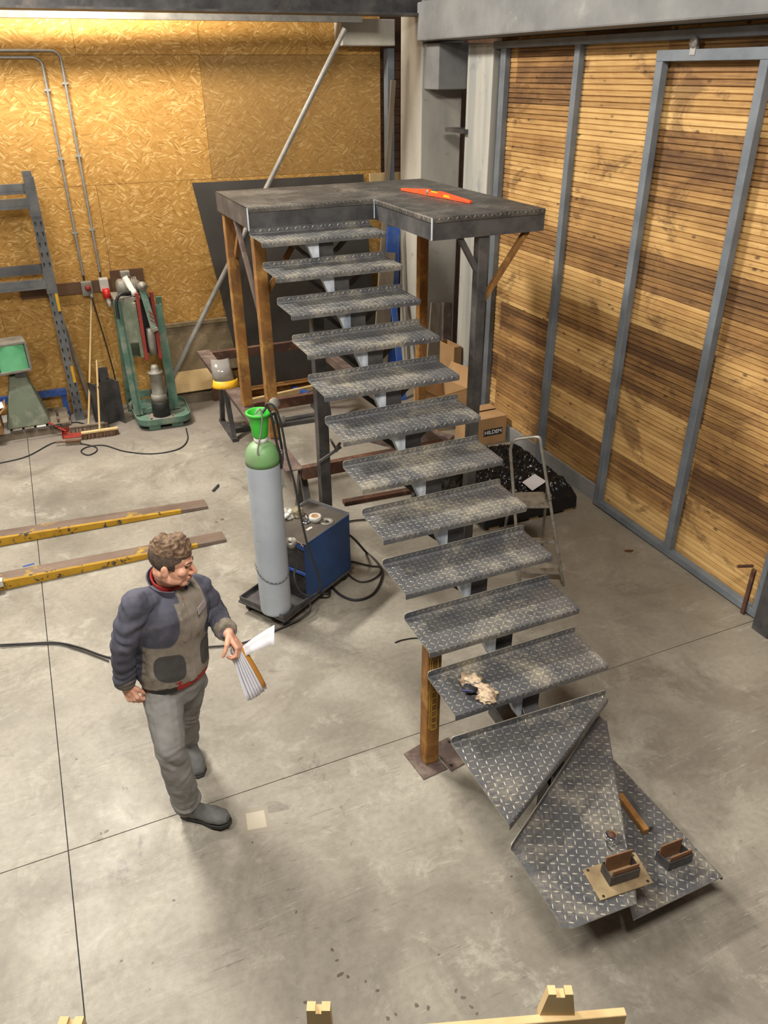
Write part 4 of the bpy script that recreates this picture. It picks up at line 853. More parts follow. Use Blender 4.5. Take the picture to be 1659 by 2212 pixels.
# bracket boxes
M['bar_brown'] = surf('brown_flat_bar', lin(136, 98, 66), lin(108, 76, 54), 9, rough=.7)
def pocket(name, label, zs, corners, h, plate_=None):
    P = [F(x, y, zs) for x, y in corners]  # near-left, near, near-right bottom corners (box outline on the sheet)
    A, B_, D_ = P; Cc = A+(D_-B_); t = thing(name, label, 'bracket', (A+D_)/2)
    z0 = zs+.001
    if plate_:
        b = MB(); pp = [F(x, y, zs+.004) for x, y in plate_]; b.prism([(p.x, p.y) for p in pp], zs+.001, zs+.011); b.build('base_plate', surf('tan_rust_plate', lin(150, 132, 98), lin(118, 98, 72), 9, rough=.8), t, .003)
        ctr = sum(pp, V3())/4
        for p in pp: q = p+(ctr-p)*.16; b = MB(); b.lathe([(.001, 0), (.007, 0), (.007, .0006), (.001, .0006)], (q.x, q.y, zs+.011), seg=12); b.build('bolt_hole', M['black'], t)
        z0 = zs+.011
    up = V3((0, 0, h))
    for k, (p, q, hh, mm) in enumerate(((A, B_, h, 'steel_dark'), (Cc, D_, h, 'steel_dark'), (B_, D_, h, 'steel_dark'), (A, Cc, h, 'steel_dark'))):
        p = V3((p.x, p.y, z0)); q = V3((q.x, q.y, z0)); b = MB(); b.bar(p+V3((0, 0, hh/2)), q+V3((0, 0, hh/2)), .004, hh); b.build('wall', M[mm], t)
    for p, q, hh in ((B_, D_, h+.025), (A, Cc, h+.045)):
        ins = ((A+D_)/2-(p+q)/2).normalized()*.01; p = V3((p.x, p.y, z0))+ins+(q-p)*.06; q = V3((q.x, q.y, z0))+ins-(q-p)*.02; b = MB(); b.bar(p+V3((0, 0, hh/2)), q+V3((0, 0, hh/2)), .006, hh); b.build('flat_bar', M['bar_brown'], t)
    return t
pocket('post_bracket', 'steel post bracket welded on a tan bolted plate, on the large winder step', z12, [(1297, 1885), (1317, 1918), (1378, 1898)], .06, [(1257, 1880), (1297, 1947), (1411, 1908), (1372, 1842)])
pocket('post_bracket', 'loose steel post bracket without a plate, on the lowest winder step', z13, [(1414, 1857), (1443, 1882), (1493, 1862)], .06)
t = thing('box_tube_offcut', 'short box section offcut, rusty on one side, on the lowest winder step', 'steel tube', F(1375, 1760, z13))
a = F(1338, 1718, z13+.02); c_ = F(1396, 1797, z13+.02)
b = MB(); b.bar(a, c_, .032, .034); b.build('tube', M['rust'], t, .002); b = MB(); sd = V3((.03, .006, 0)); b.bar(a+sd, c_+sd, .03, .034); b.build('tube', M['steel_dark'], t, .002)
t = thing('tape_measure', 'shiny chrome tape measure near the post bracket on the large winder step', 'tape measure', F(1320, 1815, z12)); q = F(1320, 1812, z12+.002)
b = MB(); b.lathe([(.001, 0), (.03, 0), (.034, .006), (.034, .024), (.03, .03), (.001, .03)], q+V3((0, 0, .0)), (0, 0, 1), 20); b.box(q+V3((.0, -.02, .014)), (.05, .035, .026)); b.build('case', M['chrome'], t, .003)
b = MB(); b.lathe([(.001, 0), (.018, 0), (.018, .0015), (.001, .0015)], q+V3((0, 0, .03)), seg=18); b.build('label_disc', M['rust_dark'], t)
b = MB(); b.tube(smooth_path([q+V3((-.03, 0, .012)), q+V3((-.045, -.03, .006)), q+V3((-.04, -.06, .005))], 4), .003); b.build('strap', M['rubber'], t)
t = thing('spare_base_plate', 'rusty drilled steel plate on the floor right of the lower post base', 'steel plate', F(965, 1635))
pp = [F(x, y, 0) for x, y in ((930, 1612), (975, 1668), (1020, 1640), (968, 1595))]; b = MB(); b.prism([(p.x, p.y) for p in pp], .001, .009); b.build('plate', M['rust_brown'], t, .002)
ctr = sum(pp, V3())/4
for p in pp: q = p+(ctr-p)*.3; b = MB(); b.lathe([(.001, 0), (.011, 0), (.011, .0006), (.001, .0006)], (q.x, q.y, .009), seg=12); b.build('bolt_hole', M['black'], t)
b = MB(); q = F(1359, 1190, .002); b.prism([(.04*math.cos(a)*(1+.2*math.sin(3*a)), .022*math.sin(a)) for a in [k*math.pi/8 for k in range(16)]], .0, .001, mt=Matrix.Translation((q.x, q.y, 0)) @ Matrix.Rotation(-.3, 4, 'Z')); tag(b.build('oil_stain', NT('oil').out(lin(80, 54, 30), .3), origin=None), 'brown oily stain on the floor near the gate foot', 'stain')
# ---- ladder
t = thing('step_ladder', 'small worn aluminium step ladder standing behind the stairs by the gate', 'step ladder', (3.2, 4.4, 0))
FL_, FR_ = F(1124, 1262), F(1217, 1266); topL = PY(1106, 962, 4.42); topR = PY(1166, 958, 4.3)
HT = .94
fd = (FR_-FL_)
def rail(i, s_): pass
tl = PY(1104, 950, 4.5); tr = PY(1171, 942, 4.36)
b = MB(); path = [FL_, tl+V3((0, 0, -.08)), tl+(tr-tl)*.06+V3((0, 0, -.02)), tl+(tr-tl)*.22+V3((0, 0, .0)), tl+(tr-tl)*.78, tl+(tr-tl)*.94+V3((0, 0, -.02)), tr+V3((0, 0, -.08)), FR_]
b.tube([path[0]]+smooth_path(path[1:-1], 4)+[path[-1]], .0125, 10); b.build('front_frame', M['alu'], t)
bd = V3((.2, .62, 0)).normalized()
for base, top in ((FL_, tl), (FR_, tr)):
    m_ = base+(top-base)*.62; r_ = V3((base.x, base.y, 0))+bd*.62; b = MB(); b.tube([m_, m_+bd*.1+V3((0, 0, .01)), r_], .011, 8); b.build('rear_leg', M['alu'], t)
for fz, dep in ((.54, .24), (.3, .06), (.08, .07)):
    l = FL_+(tl-FL_)*fz; r = FR_+(tr-FR_)*fz; b = MB(); b.quad(l+V3((0, 0, .0)), r, r+bd*dep, l+bd*dep, .018); b.build('step' if dep < .2 else 'platform', M['alu'], t, .003)
# ---- wrapped pallet, carton boxes and leaning boards in the corner
t = thing('wrapped_pallet', 'pallet load wrapped in shiny black film at the foot of the slatted wall', 'pallet', (3.75, 5.9, 0))
pl = [(3.2, 5.25), (4.14, 5.08), (4.22, 6.5), (3.35, 6.6)]
for i in range(4): b = MB(); y = 5.16+i*.29; b.bb((3.22, y, 0.07), (4.16, y+.1, .1)); b.build('deck_board', M['wood_pale'], t)
for x in (3.26, 3.68, 4.06): b = MB(); b.bb((x, 5.14, 0), (x+.1, 6.15, .07)); b.build('bearer', M['wood_pale'], t)
bm = bmesh.new(); bmesh.ops.create_grid(bm, x_segments=170, y_segments=190, size=.5)
for v in bm.verts:
    u, w = v.co.x+.5, v.co.y+.5; x = 3.18+u*.98; y = 5.1+w*1.08
    e = min(u, 1-u, w*1.08, (1-w)*1.08); h = .1+.2*(1-math.exp(-max(e, 0)*22))
    cr = 1-abs(mnoise.noise(V3((x*14+y*4, y*5, 2)))); cr2 = 1-abs(mnoise.noise(V3((x*6-y*9, y*17+x*7, 5)))); h += .03*cr**6+.022*cr2**6+.03*mnoise.fractal(V3((x*5, y*5, 1)), 1, 2, 5)*(1 if e > .02 else .2)+.014*abs(mnoise.noise(V3((x*26+y*9, y*7, 4))))+.01*abs(mnoise.noise(V3((x*9, y*30+x*12, 7))))+.05*math.exp(-((x-3.5)**2+(y-6.1)**2)*9)
    if e <= .004: h = .05
    v.co = V3((x+.02*mnoise.noise(V3((x*6, y*6, 9))), y, h))
me = bpy.data.meshes.new('film_cover'); bm.to_mesh(me); bm.free(); me.materials.append(M['film'])
for p in me.polygons: p.use_smooth = True
o = bpy.data.objects.new('film_cover', me); COL.objects.link(o); o.parent = t; o.matrix_basis = WM(t).inverted()
q = [F(x, y, .36) for x, y in ((1128, 1042), (1150, 1060), (1180, 1040), (1155, 1024))]; b = MB(); b.quad(*q, .002); tag(b.build('delivery_note', M['paper']), 'crumpled white delivery note on the black film wrapped pallet', 'paper')
def carton(name, label, c, size, rz, flaps, z0=0.0):
    t = thing(name, label, 'box', (c[0], c[1], z0)); R = Matrix.Rotation(rz, 3, 'Z'); c = V3((c[0], c[1], z0)); sx, sy, sz = size; b = MB(); th = .005
    for dx, dy, a, d in ((-sx/2, 0, th, sy), (sx/2, 0, th, sy), (0, -sy/2, sx, th), (0, sy/2, sx, th)): b.box(c+R @ V3((dx, dy, sz/2)), (a, d, sz), R)
    b.box(c+V3((0, 0, th/2)), (sx, sy, th), R); b.build('carton', M['cardboard'], t)
    for side, l, ang in flaps:
        ax = {'-x': (V3((-sx/2, 0, sz)), V3((0, sy/2, 0)), V3((-1, 0, 0))), '+x': (V3((sx/2, 0, sz)), V3((0, sy/2, 0)), V3((1, 0, 0))), '-y': (V3((0, -sy/2, sz)), V3((sx/2, 0, 0)), V3((0, -1, 0))), '+y': (V3((0, sy/2, sz)), V3((sx/2, 0, 0)), V3((0, 1, 0)))}[side]
        d = ax[2]*math.cos(ang)+V3((0, 0, 1))*math.sin(ang); p = ax[0]; e = ax[1]; b = MB()
        b.quad(*[c+R @ w for w in (p-e, p+e, p+e*.88+d*l, p-e*.88+d*l)], .004); b.build('flap', M['cardboard'], t)
    return t, c, R
t, c, R = carton('cardboard_box', 'closed brown cardboard box with a black lettered label beside the slatted wall', (4.2, 6.95), (.42, .38, .3), -.0, (('+y', .185, math.pi-.1), ('-y', .185, math.pi-.02)))
LB = PY(1065, 933, 6.757); b = MB(); b.box((LB.x, 6.757, LB.z), (.235, .002, .08)); b.build('printed_label', M['black'], t)
text_mesh('label_lettering', 'HILDEM', .062, Matrix.Translation((LB.x, 6.7553, LB.z)) @ Matrix.Rotation(math.pi/2, 4, 'X'), M['paper'], t, .0003, .0012)
carton('cardboard_box', 'open brown cardboard box with raised flaps beside the dark right landing post', (4.0, 7.55), (.45, .42, .42), .25, (('+x', .22, 1.1), ('-x', .2, .6), ('+y', .2, 1.3), ('-y', .2, -1.1)))
carton('cardboard_box', 'tall narrow brown carton standing below the grey column behind the steps', (4.33, 7.95), (.1, .3, .78), .1, ())
def plank(p0, p1, w, h, mat, name, label, cat='board', up=(0, 1, 0)):
    b = MB(); b.bar(p0, p1, w, h, up); return tag(b.build(name, mat, None, .003), label, cat)
plank((4.12, 8.1, 0), (4.4, 8.5, 1.12), .13, .03, M['wood_grey'], 'leaning_board', 'grey board leaning on the column, left of two')
plank((4.33, 8.03, 0), (4.54, 8.47, 1.12), .12, .05, M['rust_brown'], 'leaning_board', 'brown board with mossy edge leaning on the column, right of two')
plank((3.64, 8.7, 0), (4.22, 9.35, 3.5), .06, .03, M['wood_grey'], 'wooden_pole', 'long grey wooden batten leaning beside the concrete column', 'pole')
plank((3.86, 8.7, .0), PY(850, 490, 8.95), .17, .03, M['blue'], 'leaning_board', 'blue board standing behind the stairs left of the column')
plank((3.66, 8.6, .0), PY(838, 545, 8.9), .2, .025, M['wood_grey'], 'leaning_board', 'weathered wide board leaning behind the upper treads')
plank((3.9, 8.35, .0), (3.95, 8.8, 1.3), .08, .03, M['blue'], 'leaning_board', 'shorter blue board in front of the tall blue one')
for i, (x, y) in enumerate(((3.0, 7.45), (3.16, 7.55), (3.32, 7.65))):
    plank((x, y, .05+.0*i), (x+.5, y-.75, .05), .1, .1, M['rust'] if i == 1 else M['rust_brown'], 'box_section', ['brown box section on the floor under the stairs, left of three', 'orange rusty box section on the floor under the stairs, middle of three', 'brown box section on the floor under the stairs, right of three'][i], 'steel tube', (0, 0, 1))
# ---- timber barrier at the bottom edge of the picture
t = thing('timber_barrier', 'pale softwood barrier with notched posts at the bottom edge of the photo', 'barrier', (.6, .95, 0))
zf = 1.5
for (x0, x1, yp, dx) in ((1162, 1240, 2188, 13), (665, 718, 2212, 2), (138, 192, 2240, 0)):
    a = F(x0, yp, zf-.09); c_ = F(x1, yp, zf-.09); w_ = (c_-a).length; m_ = (a+c_)/2; b = MB(); ang = math.atan2(c_.y-a.y, c_.x-a.x); tw = w_*(.66 if dx > 5 else .94)
    yp2 = {1162: .108, 665: .085, 138: .075}[x0]
    prof = [(-w_/2, -1.4), (w_/2, -1.4), (w_/2, -.0), (tw/2, yp2), (w_*.12, yp2), (w_*.12, yp2-.014), (-w_*.12, yp2-.014), (-w_*.12, yp2), (-tw/2, yp2), (-w_/2, 0)]
    b.prism(prof, -.012, .012, mt=Matrix.Translation((m_.x, m_.y, zf-.09)) @ Matrix.Rotation(ang, 4, 'Z') @ Matrix.Rotation(math.pi/2, 4, 'X')); b.build('post', M['wood_pale'], t)
a = F(900, 2222, 1.42)-UPZ*.06; c_ = F(1352, 2184, 1.42)-UPZ*.06; b = MB(); b.bar(a, c_, .022, .12); b.build('rail', M['wood_pale'], t, .003)

# marks on the floor
b = MB(); rr = random.Random(11)
def splat(px, py, r, m_=0):
    q = F(px, py, 0); n_ = 9; r *= .62; b.prism([(r*math.cos(a)*rr.uniform(.6, 1.2)*1.5, r*math.sin(a)*rr.uniform(.6, 1.2)) for a in [k*2*math.pi/n_ for k in range(n_)]], .0003, .0008, m_, mt=Matrix.Translation((q.x, q.y, 0)) @ Matrix.Rotation(rr.uniform(0, 3), 4, 'Z'))
for x, y, r in ((718, 2052, .012), (728, 2075, .011), (735, 2105, .018), (752, 2110, .013), (790, 2120, .008), (815, 2140, .012), (838, 2200, .014), (855, 2192, .01), (900, 2172, .014), (925, 2178, .012), (985, 2140, .012), (1000, 2155, .015), (1018, 2175, .013), (1030, 2190, .01), (948, 2062, .009), (660, 2165, .012), (230, 1796, .016), (218, 1800, .01), (165, 1640, .01), (540, 1790, .012), (480, 1122, .03), (468, 1128, .02), (445, 1092, .012), (545, 1820, .01), (1062, 1972, .008), (1105, 1893, .008), (375, 1945, .01), (262, 2075, .01), (640, 1970, .009), (330, 2080, .007), (990, 1440, .008), (405, 1690, .008)): splat(x, y, r)
o = b.build('oil_drips', NT('dried_drips').out(lin(98, 90, 80), .5)); tag(o, 'scattered small dark drips and spots dried on the concrete floor', 'stains', None, 'stuff')
b = MB(); P4 = [F(x, y) for x, y in ((531, 1758), (535, 1794), (577, 1786), (570, 1750))]; ct = sum(P4, V3())/4
b.prism([((p.x-ct.x)*1.5+ct.x+rr.uniform(-.01, .01), (p.y-ct.y)*1.5+ct.y+rr.uniform(-.01, .01)) for p in P4], .0002, .0006, 0); b.prism([(p.x, p.y) for p in P4], .0004, .001, 1)
o = b.build('floor_patch', [NT('patch_rim').out(lin(142, 134, 121), .6), NT('patch_pale').out(lin(172, 163, 146), .6)]); tag(o, 'pale square mark with darker rim on the floor right of the walking man\'s front boot', 'floor mark')
# ================================================================ the walking man
def mesh_from(bm, name, mats, parent, smooth=True):
    me = bpy.data.meshes.new(name); bm.to_mesh(me); bm.free()
    for m in mats: me.materials.append(m)
    for p in me.polygons: p.use_smooth = smooth
    o = bpy.data.objects.new(name, me); COL.objects.link(o); o.parent = parent; return o
class Body:
    def __init__(s): s.bm = bmesh.new()
    def ell(s, c, r, R=None, sub=3):
        R = R.to_4x4() if R is not None else Matrix(); m = Matrix.Translation(c) @ R @ Matrix.Diagonal((*r, 1)) if not isinstance(r, (int, float)) else Matrix.Translation(c) @ Matrix.Scale(r, 4)
        bmesh.ops.create_icosphere(s.bm, subdivisions=sub, radius=1, matrix=m); return s
    def cap(s, pts, rs, seg=14, up=(0, 1, 0), flat=1.0):     # tapered limb along points with balls at joints
        pts = [V3(p) for p in pts]
        for p, r in zip(pts, rs): s.ell(p, r, sub=2)
        for i in range(len(pts)-1):
            a, b = pts[i], pts[i+1]; d = (b-a).normalized(); u = d.orthogonal().normalized(); w = d.cross(u); vs = []
            for p, r in ((a, rs[i]), (b, rs[i+1])):
                vs.append([s.bm.verts.new(p+u*(r*math.cos(t))+w*(r*math.sin(t))) for t in [2*math.pi*k/seg for k in range(seg)]])
            for k in range(seg): k2 = (k+1) % seg; s.bm.faces.new((vs[0][k], vs[0][k2], vs[1][k2], vs[1][k]))
            s.bm.faces.new(vs[0][::-1]); s.bm.faces.new(vs[1])
        return s
    def loft(s, secs, seg=28):      # (centre, side vector, front vector) elliptical sections
        rings = []
        for c, a, b in secs:
            c = V3(c); rings.append([s.bm.verts.new(c+a*math.cos(t)+b*math.sin(t)) for t in [2*math.pi*k/seg for k in range(seg)]])
        for i in range(len(rings)-1):
            for k in range(seg): k2 = (k+1) % seg; s.bm.faces.new((rings[i][k], rings[i][k2], rings[i+1][k2], rings[i+1][k]))
        s.bm.faces.new(rings[0][::-1]); s.bm.faces.new(rings[-1]); return s
    def solid(s, voxel, smooth=6, disp=None):
        bmesh.ops.recalc_face_normals(s.bm, faces=s.bm.faces)
        me = bpy.data.meshes.new('tmp'); s.bm.to_mesh(me); s.bm.free(); o = bpy.data.objects.new('tmp', me); COL.objects.link(o)
        r = o.modifiers.new('r', 'REMESH'); r.mode = 'VOXEL'; r.voxel_size = voxel; r.adaptivity = 0
        if smooth: sm = o.modifiers.new('s', 'SMOOTH'); sm.factor = .5; sm.iterations = smooth
        dg = bpy.context.evaluated_depsgraph_get(); me2 = bpy.data.meshes.new_from_object(o.evaluated_get(dg)); bpy.data.objects.remove(o)
        bm = bmesh.new(); bm.from_mesh(me2); bm.normal_update()
        if disp:
            mv = [(v, v.normal*disp(v.co, v.normal)) for v in bm.verts]
            for v, d in mv: v.co += d
        return bm
yaw = math.radians(24)
rt = V3((math.cos(yaw), math.sin(yaw), 0)); fw = V3((math.sin(yaw), -math.cos(yaw), 0)); UP = V3((0, 0, 1))
pel = PY(378, 1462, 3.28); nck = PY(366, 1262, 3.27)
shR = PY(290, 1306, 3.19); shL = PY(428, 1268, 3.35); elR = PY(267, 1400, 3.2); wrR = PY(270, 1480, 3.24); elL = PY(462, 1322, 3.35); wrL = PY(493, 1368, 3.1)
hiR = PY(345, 1470, 3.25); hiL = PY(408, 1462, 3.34); knR = PY(368, 1618, 3.07); anR = PY(405, 1735, 3.13); knL = PY(400, 1545, 3.38); anL = PY(403, 1596, 3.62)
man = thing('person', 'walking man in grey work jacket and trousers holding loose papers', 'person', (.22, 3.2, 0))
skin = surf('skin', lin(222, 170, 144), lin(206, 148, 122), 14, rough=.5, bump=.05)
jk1 = surf('grey_blue_cloth', lin(84, 85, 100), lin(64, 64, 76), 5, rough=.9, dirt=lin(96, 94, 100), dscale=9)
jk2 = surf('taupe_cloth', lin(134, 124, 114), lin(108, 98, 86), 5, rough=.9, dirt=lin(86, 80, 62), dscale=7, dlo=.5, dhi=.68)
jk3 = surf('dark_pocket_cloth', lin(72, 70, 70), lin(58, 56, 56), 6, rough=.9)
tr = surf('grey_trouser_cloth', lin(144, 143, 142), lin(122, 120, 119), 5, rough=.9, dirt=lin(92, 84, 76), dscale=6, dlo=.52, dhi=.7)
bt = surf('dusty_boot_leather', lin(110, 111, 110), lin(92, 92, 91), 8, rough=.75)
redc = NT('red_cloth').out(lin(150, 36, 32), .85)
# head frame: face turned to the man's left
hy = math.radians(66); hp = math.radians(-12)
HR = Matrix((V3((math.cos(hy), math.sin(hy), 0)), V3((math.sin(hy), -math.cos(hy), 0)), UP)).transposed() @ Matrix.Rotation(hp, 3, 'X') @ Matrix.Rotation(math.radians(4), 3, 'Y')
HC = PY(371, 1214, 3.2)
# columns: side, forward, up
def H(x, y, z): return HC+HR @ V3((x, y, z))
B = Body()
B.ell(H(0, -.012, .035), (.075, .096, .082), HR); B.ell(H(0, .03, -.03), (.06, .058, .078), HR); B.ell(H(0, .058, -.094), (.028, .028, .024), HR)
for s_ in (-1, 1):
    B.ell(H(s_*.036, .015, -.072), (.024, .05, .028), HR); B.ell(H(s_*.04, .055, -.02), (.024, .026, .024), HR); B.ell(H(s_*.012, .096, -.036), (.01, .011, .009), HR, 2)
    B.ell(H(s_*.079, -.012, -.014), (.009, .018, .032), HR @ Matrix.Rotation(.2, 3, 'X'), 3); B.ell(H(s_*.084, -.02, -.002), (.006, .012, .018), HR, 2)
B.cap([H(0, .085, .012), H(0, .108, -.022), H(0, .112, -.03)], [.009, .0105, .0115]); B.cap([H(-.034, .077, .022), H(0, .084, .016), H(.034, .077, .022)], [.011, .012, .011])
B.ell(H(0, .085, -.061), (.022, .012, .008), HR, 2); B.ell(H(0, .083, -.073), (.019, .012, .008), HR, 2)
B.cap([H(0, -.03, -.05), nck+V3((0, 0, .02)), nck-UP*.05], [.056, .058, .075])
tc = lerp(pel, nck, .5)
B.loft([(pel-UP*.06, rt*.12, fw*.09), (pel+UP*.04, rt*.15, fw*.11), (lerp(pel, nck, .35), rt*.135, fw*.1), (lerp(pel, nck, .7), rt*.155, fw*.11), (nck-UP*.07, rt*.15, fw*.085), (nck-UP*.02, rt*.07, fw*.065)])
B.cap([shR, elR, wrR], [.052, .04, .028]); B.cap([shL, elL, wrL], [.052, .04, .028])
B.cap([hiR, knR, anR], [.08, .055, .04]); B.cap([hiL, knL, anL], [.08, .055, .04])
def hand(B, W, d, n, sd, curl, thumb, spread=.0205):
    """W wrist, d towards fingers, n palm side, sd towards thumb"""
    d = d.normalized(); n = (n-d*n.dot(d)).normalized(); s = d.cross(n).normalized()
    if s.dot(sd) < 0: s = -s
    for i in range(4):
        off = (1.5-i)*spread; k = W+d*(.088-.004*abs(i-1.2))+s*off; B.cap([W+d*.012+s*off*.55, k], [.0155, .0125]); p = k; a = 0
        for L, r, c in zip(((.04, .025, .02), (.045, .028, .022), (.042, .026, .021), (.032, .02, .018))[i], (.0092, .0085, .0078), curl):
            a += c; q = p+(d*math.cos(a)+n*math.sin(a))*L; B.cap([p, q], [r+.0006, r-.0004], 10); p = q
    B.ell(W+d*.05+n*.006, (.03,)*3 if False else .024)
    b0 = W+d*.02+s*.026+n*.006; p = b0
    for L, r, (u, v, w) in zip((.038, .032, .026), (.0145, .0112, .0098), thumb):
        q = p+(d*u+s*v+n*w).normalized()*L; B.cap([p, q], [r+.001, r-.0008], 10); p = q
hdR = (PY(290, 1512, 3.2)-wrR)
hand(B, wrR, hdR, V3((.6, .5, -.2)), V3((.5, -.8, 0)), (.75, 1.0, .7), ((.9, .5, .3), (.9, .1, .6), (.8, -.2, .7)))
hdL = (PY(515, 1396, 3.05)-wrL)
hand(B, wrL, hdL, V3((-.25, -.35, -.9)), V3((-.7, -.6, -.1)), (.8, 1.0, .7), ((.7, .8, .5), (.7, .2, .9), (.5, -.1, 1)))
bm = B.solid(.0034, 5); o = mesh_from(bm, 'body', [skin], man); o.matrix_basis = WM(man).inverted()
def child(name, bm, mats, smooth=True):
    o = mesh_from(bm, name, mats, man, smooth); o.matrix_basis = WM(man).inverted(); return o
# hair
hair1 = surf('brown_curly_hair', lin(128, 102, 78), lin(72, 54, 42), 34, rough=.7, bump=.5, bdist=.004); hair2 = surf('dark_short_hair', lin(92, 76, 64), lin(62, 50, 44), 50, rough=.8, bump=.3)
bm = bmesh.new(); bmesh.ops.create_icosphere(bm, subdivisions=6, radius=1)
for v in bm.verts:
    p = v.co.copy(); q = V3((p.x*.0795, p.y*.1005-.012, p.z*.088+.036))
    line = .05-.62*(.062-q.y)*(1 if q.y > -.03 else .9) if q.y > -.03 else -.004-.25*(-.03-q.y)-.02
    side = -.012 if (-.004 < q.y < .03 and abs(q.x) > .055) else 99
    if q.y > .055: line = .056
    lim = min(line, side)
    top = max(0, min(1, (q.z-.055)/.05))
    if q.z > lim:
        c = .014*top*mnoise.fractal(p*3.4, 1, 2, 3)+.018*top*abs(mnoise.noise(p*5+V3((3, 1, 5))))+.007*top+.0015*mnoise.noise(p*40)
        q += p.normalized()*c
        q.z += .014*top*max(0, min(1, (q.y+.03)/.06))
    else: q = V3((q.x*.86, (q.y+.012)*.86-.012, q.z*.86))
    v.co = H(*q)
for f_ in bm.faces:
    f_.material_index = 0 if sum((HR.transposed() @ (v.co-HC)).z for v in f_.verts)/len(f_.verts) > .066 else 1
o = child('hair', bm, [hair1, hair2]); o['label'] = 'short brown hair, curly on top'
for s_ in (-1, 1):
    b = MB(); b.lathe([(.001, -.0075), (.004, -.0064), (.0068, -.0033), (.0077, 0), (.0068, .0033), (.004, .0064), (.001, .0075)], H(s_*.03, .0725, .003), seg=14); b.build('eye', NT('eye_dark').out(lin(70, 50, 42), .3), man)
    b = MB(); b.tube([H(s_*.014, .0915, .024), H(s_*.03, .087, .029), H(s_*.044, .077, .026)], .0035, 6); b.build('eyebrow', hair2, man)
b = MB(); b.tube([H(-.02, .0915, -.067), H(0, .0975, -.0665), H(.02, .0915, -.067)], .0022, 6); b.build('lip_line', NT('lips').out(lin(150, 86, 78), .5), man)
# trousers
def wr(p, n, amp=.006, f=9, st=(1, 1, 2.2)):
    return amp*(mnoise.fractal(V3((p.x*f*st[0], p.y*f*st[1], p.z*f*st[2])), .9, 2.1, 3))
B = Body()
B.loft([(pel-UP*.1, rt*.14, fw*.11), (pel-UP*.02, rt*.17, fw*.128), (pel+UP*.1, rt*.165, fw*.125)])
B.cap([hiR+rt*.005-UP*.02, lerp(hiR, knR, .5), knR, lerp(knR, anR, .5), anR-UP*.015+V3((0, .01, 0))], [.102, .09, .078, .079, .074]); B.cap([hiL-rt*.005-UP*.02, lerp(hiL, knL, .5), knL, lerp(knL, anL, .5), anL-UP*.0], [.102, .088, .075, .074, .07])
bm = B.solid(.007, 5, lambda p, n: wr(p, n, .007, 5, (1, 1, 1.7))+.003*math.sin(p.z*60+14*mnoise.noise(p*6))*max(0, 1-abs(p.z-.5)*5)+.007*mnoise.noise(V3((p.x*8, p.y*8, p.z*15+p.x*12)))+.007*math.sin(p.z*80+8*mnoise.noise(p*7))*max(0, 1-abs(p.z-.14)*9)); child('trousers', bm, [tr])
# shirt showing at the hem and collar
hz = .935
hemc = lerp(pel, nck, (hz-pel.z)/(nck.z-pel.z))
B = Body(); B.loft([(hemc-UP*.035, rt*.182, fw*.14), (hemc+UP*.03, rt*.188, fw*.146)], 48); bm = B.solid(.006, 3)
for f_ in bm.faces: f_.material_index = 1 if (f_.calc_center_median()-hemc).dot(rt) < -.075 else 0
child('shirt_hem', bm, [redc, M['black']])
# jacket
B = Body()
T = lambda t: lerp(pel, nck, t)
B.loft([(hemc-UP*.005, rt*.19, fw*.148), (hemc+UP*.07, rt*.195, fw*.15), (T(.42), rt*.19, fw*.142), (T(.62), rt*.2, fw*.146), (T(.78), rt*.205, fw*.14), (T(.88), rt*.178, fw*.12), (T(.95), rt*.125, fw*.098), (T(1.02), rt*.08, fw*.075)], 36)
B.cap([shR-UP*.005, lerp(shR, nck, .5)-UP*.02, nck-UP*.08], [.07, .062, .05]); B.cap([shL-UP*.005, lerp(shL, nck, .5)-UP*.02, nck-UP*.08], [.07, .062, .05])
B.cap([shR+rt*.01, lerp(shR, elR, .5), elR, lerp(elR, wrR, .5), lerp(elR, wrR, .86)], [.074, .07, .062, .057, .052]); B.cap([shL-rt*.01, lerp(shL, elL, .5), elL, lerp(elL, wrL, .5), lerp(elL, wrL, .84)], [.072, .068, .06, .055, .05])
B_ = None
def seg_d(p, a, b):
    d = b-a; t = max(0, min(1, (p-a).dot(d)/d.dot(d))); return (p-a-d*t).length, t
def jdisp(p, n):
    v = wr(p, n, .008, 6.5, (1.2, 1.2, .8)); dl = min(seg_d(p, elR, shR)[0], seg_d(p, elR, wrR)[0], seg_d(p, elL, shL)[0], seg_d(p, elL, wrL)[0])
    if dl < .1: v += .0022*math.sin(p.z*70+12*mnoise.noise(p*7))+.006*mnoise.noise(V3((p.x*9, p.y*9, p.z*24)))
    u = (p-tc).dot(rt); w = (p-tc).dot(fw)
    if w > .06 and abs(u) < .02: v += .005
    return v
bm = B.solid(.005, 5, jdisp)
def panels(p):
    c = T((p.z-pel.z)/(nck.z-pel.z)); u = (p-c).dot(rt); w = (p-c).dot(fw); z = p.z
    dl = min(seg_d(p, elR, lerp(shR, elR, .25))[0], seg_d(p, elR, wrR)[0], seg_d(p, elL, lerp(shL, elL, .25))[0], seg_d(p, elL, wrL)[0])
    navy = max(min(-.045-u, z-(1.19+max(0, u+.1)**2*22+.12*max(0, -u-.1))), min(z-1.40, -.02-u), min(u-.13, z-1.2), min(-.02-w, z-1.22), .088-dl)
    pr_ = .05*(1-(abs(u+.095)/.07)**3.2-(abs(z-1.055-.25*(-.095-u))/.085)**3.2); pl_ = .05*(1-(abs(u-.115)/.045)**3.2-(abs(z-1.05)/.08)**3.2)
    return navy, min(max(pr_, pl_), w, -navy)
vals = [panels(v.co) for v in bm.verts]
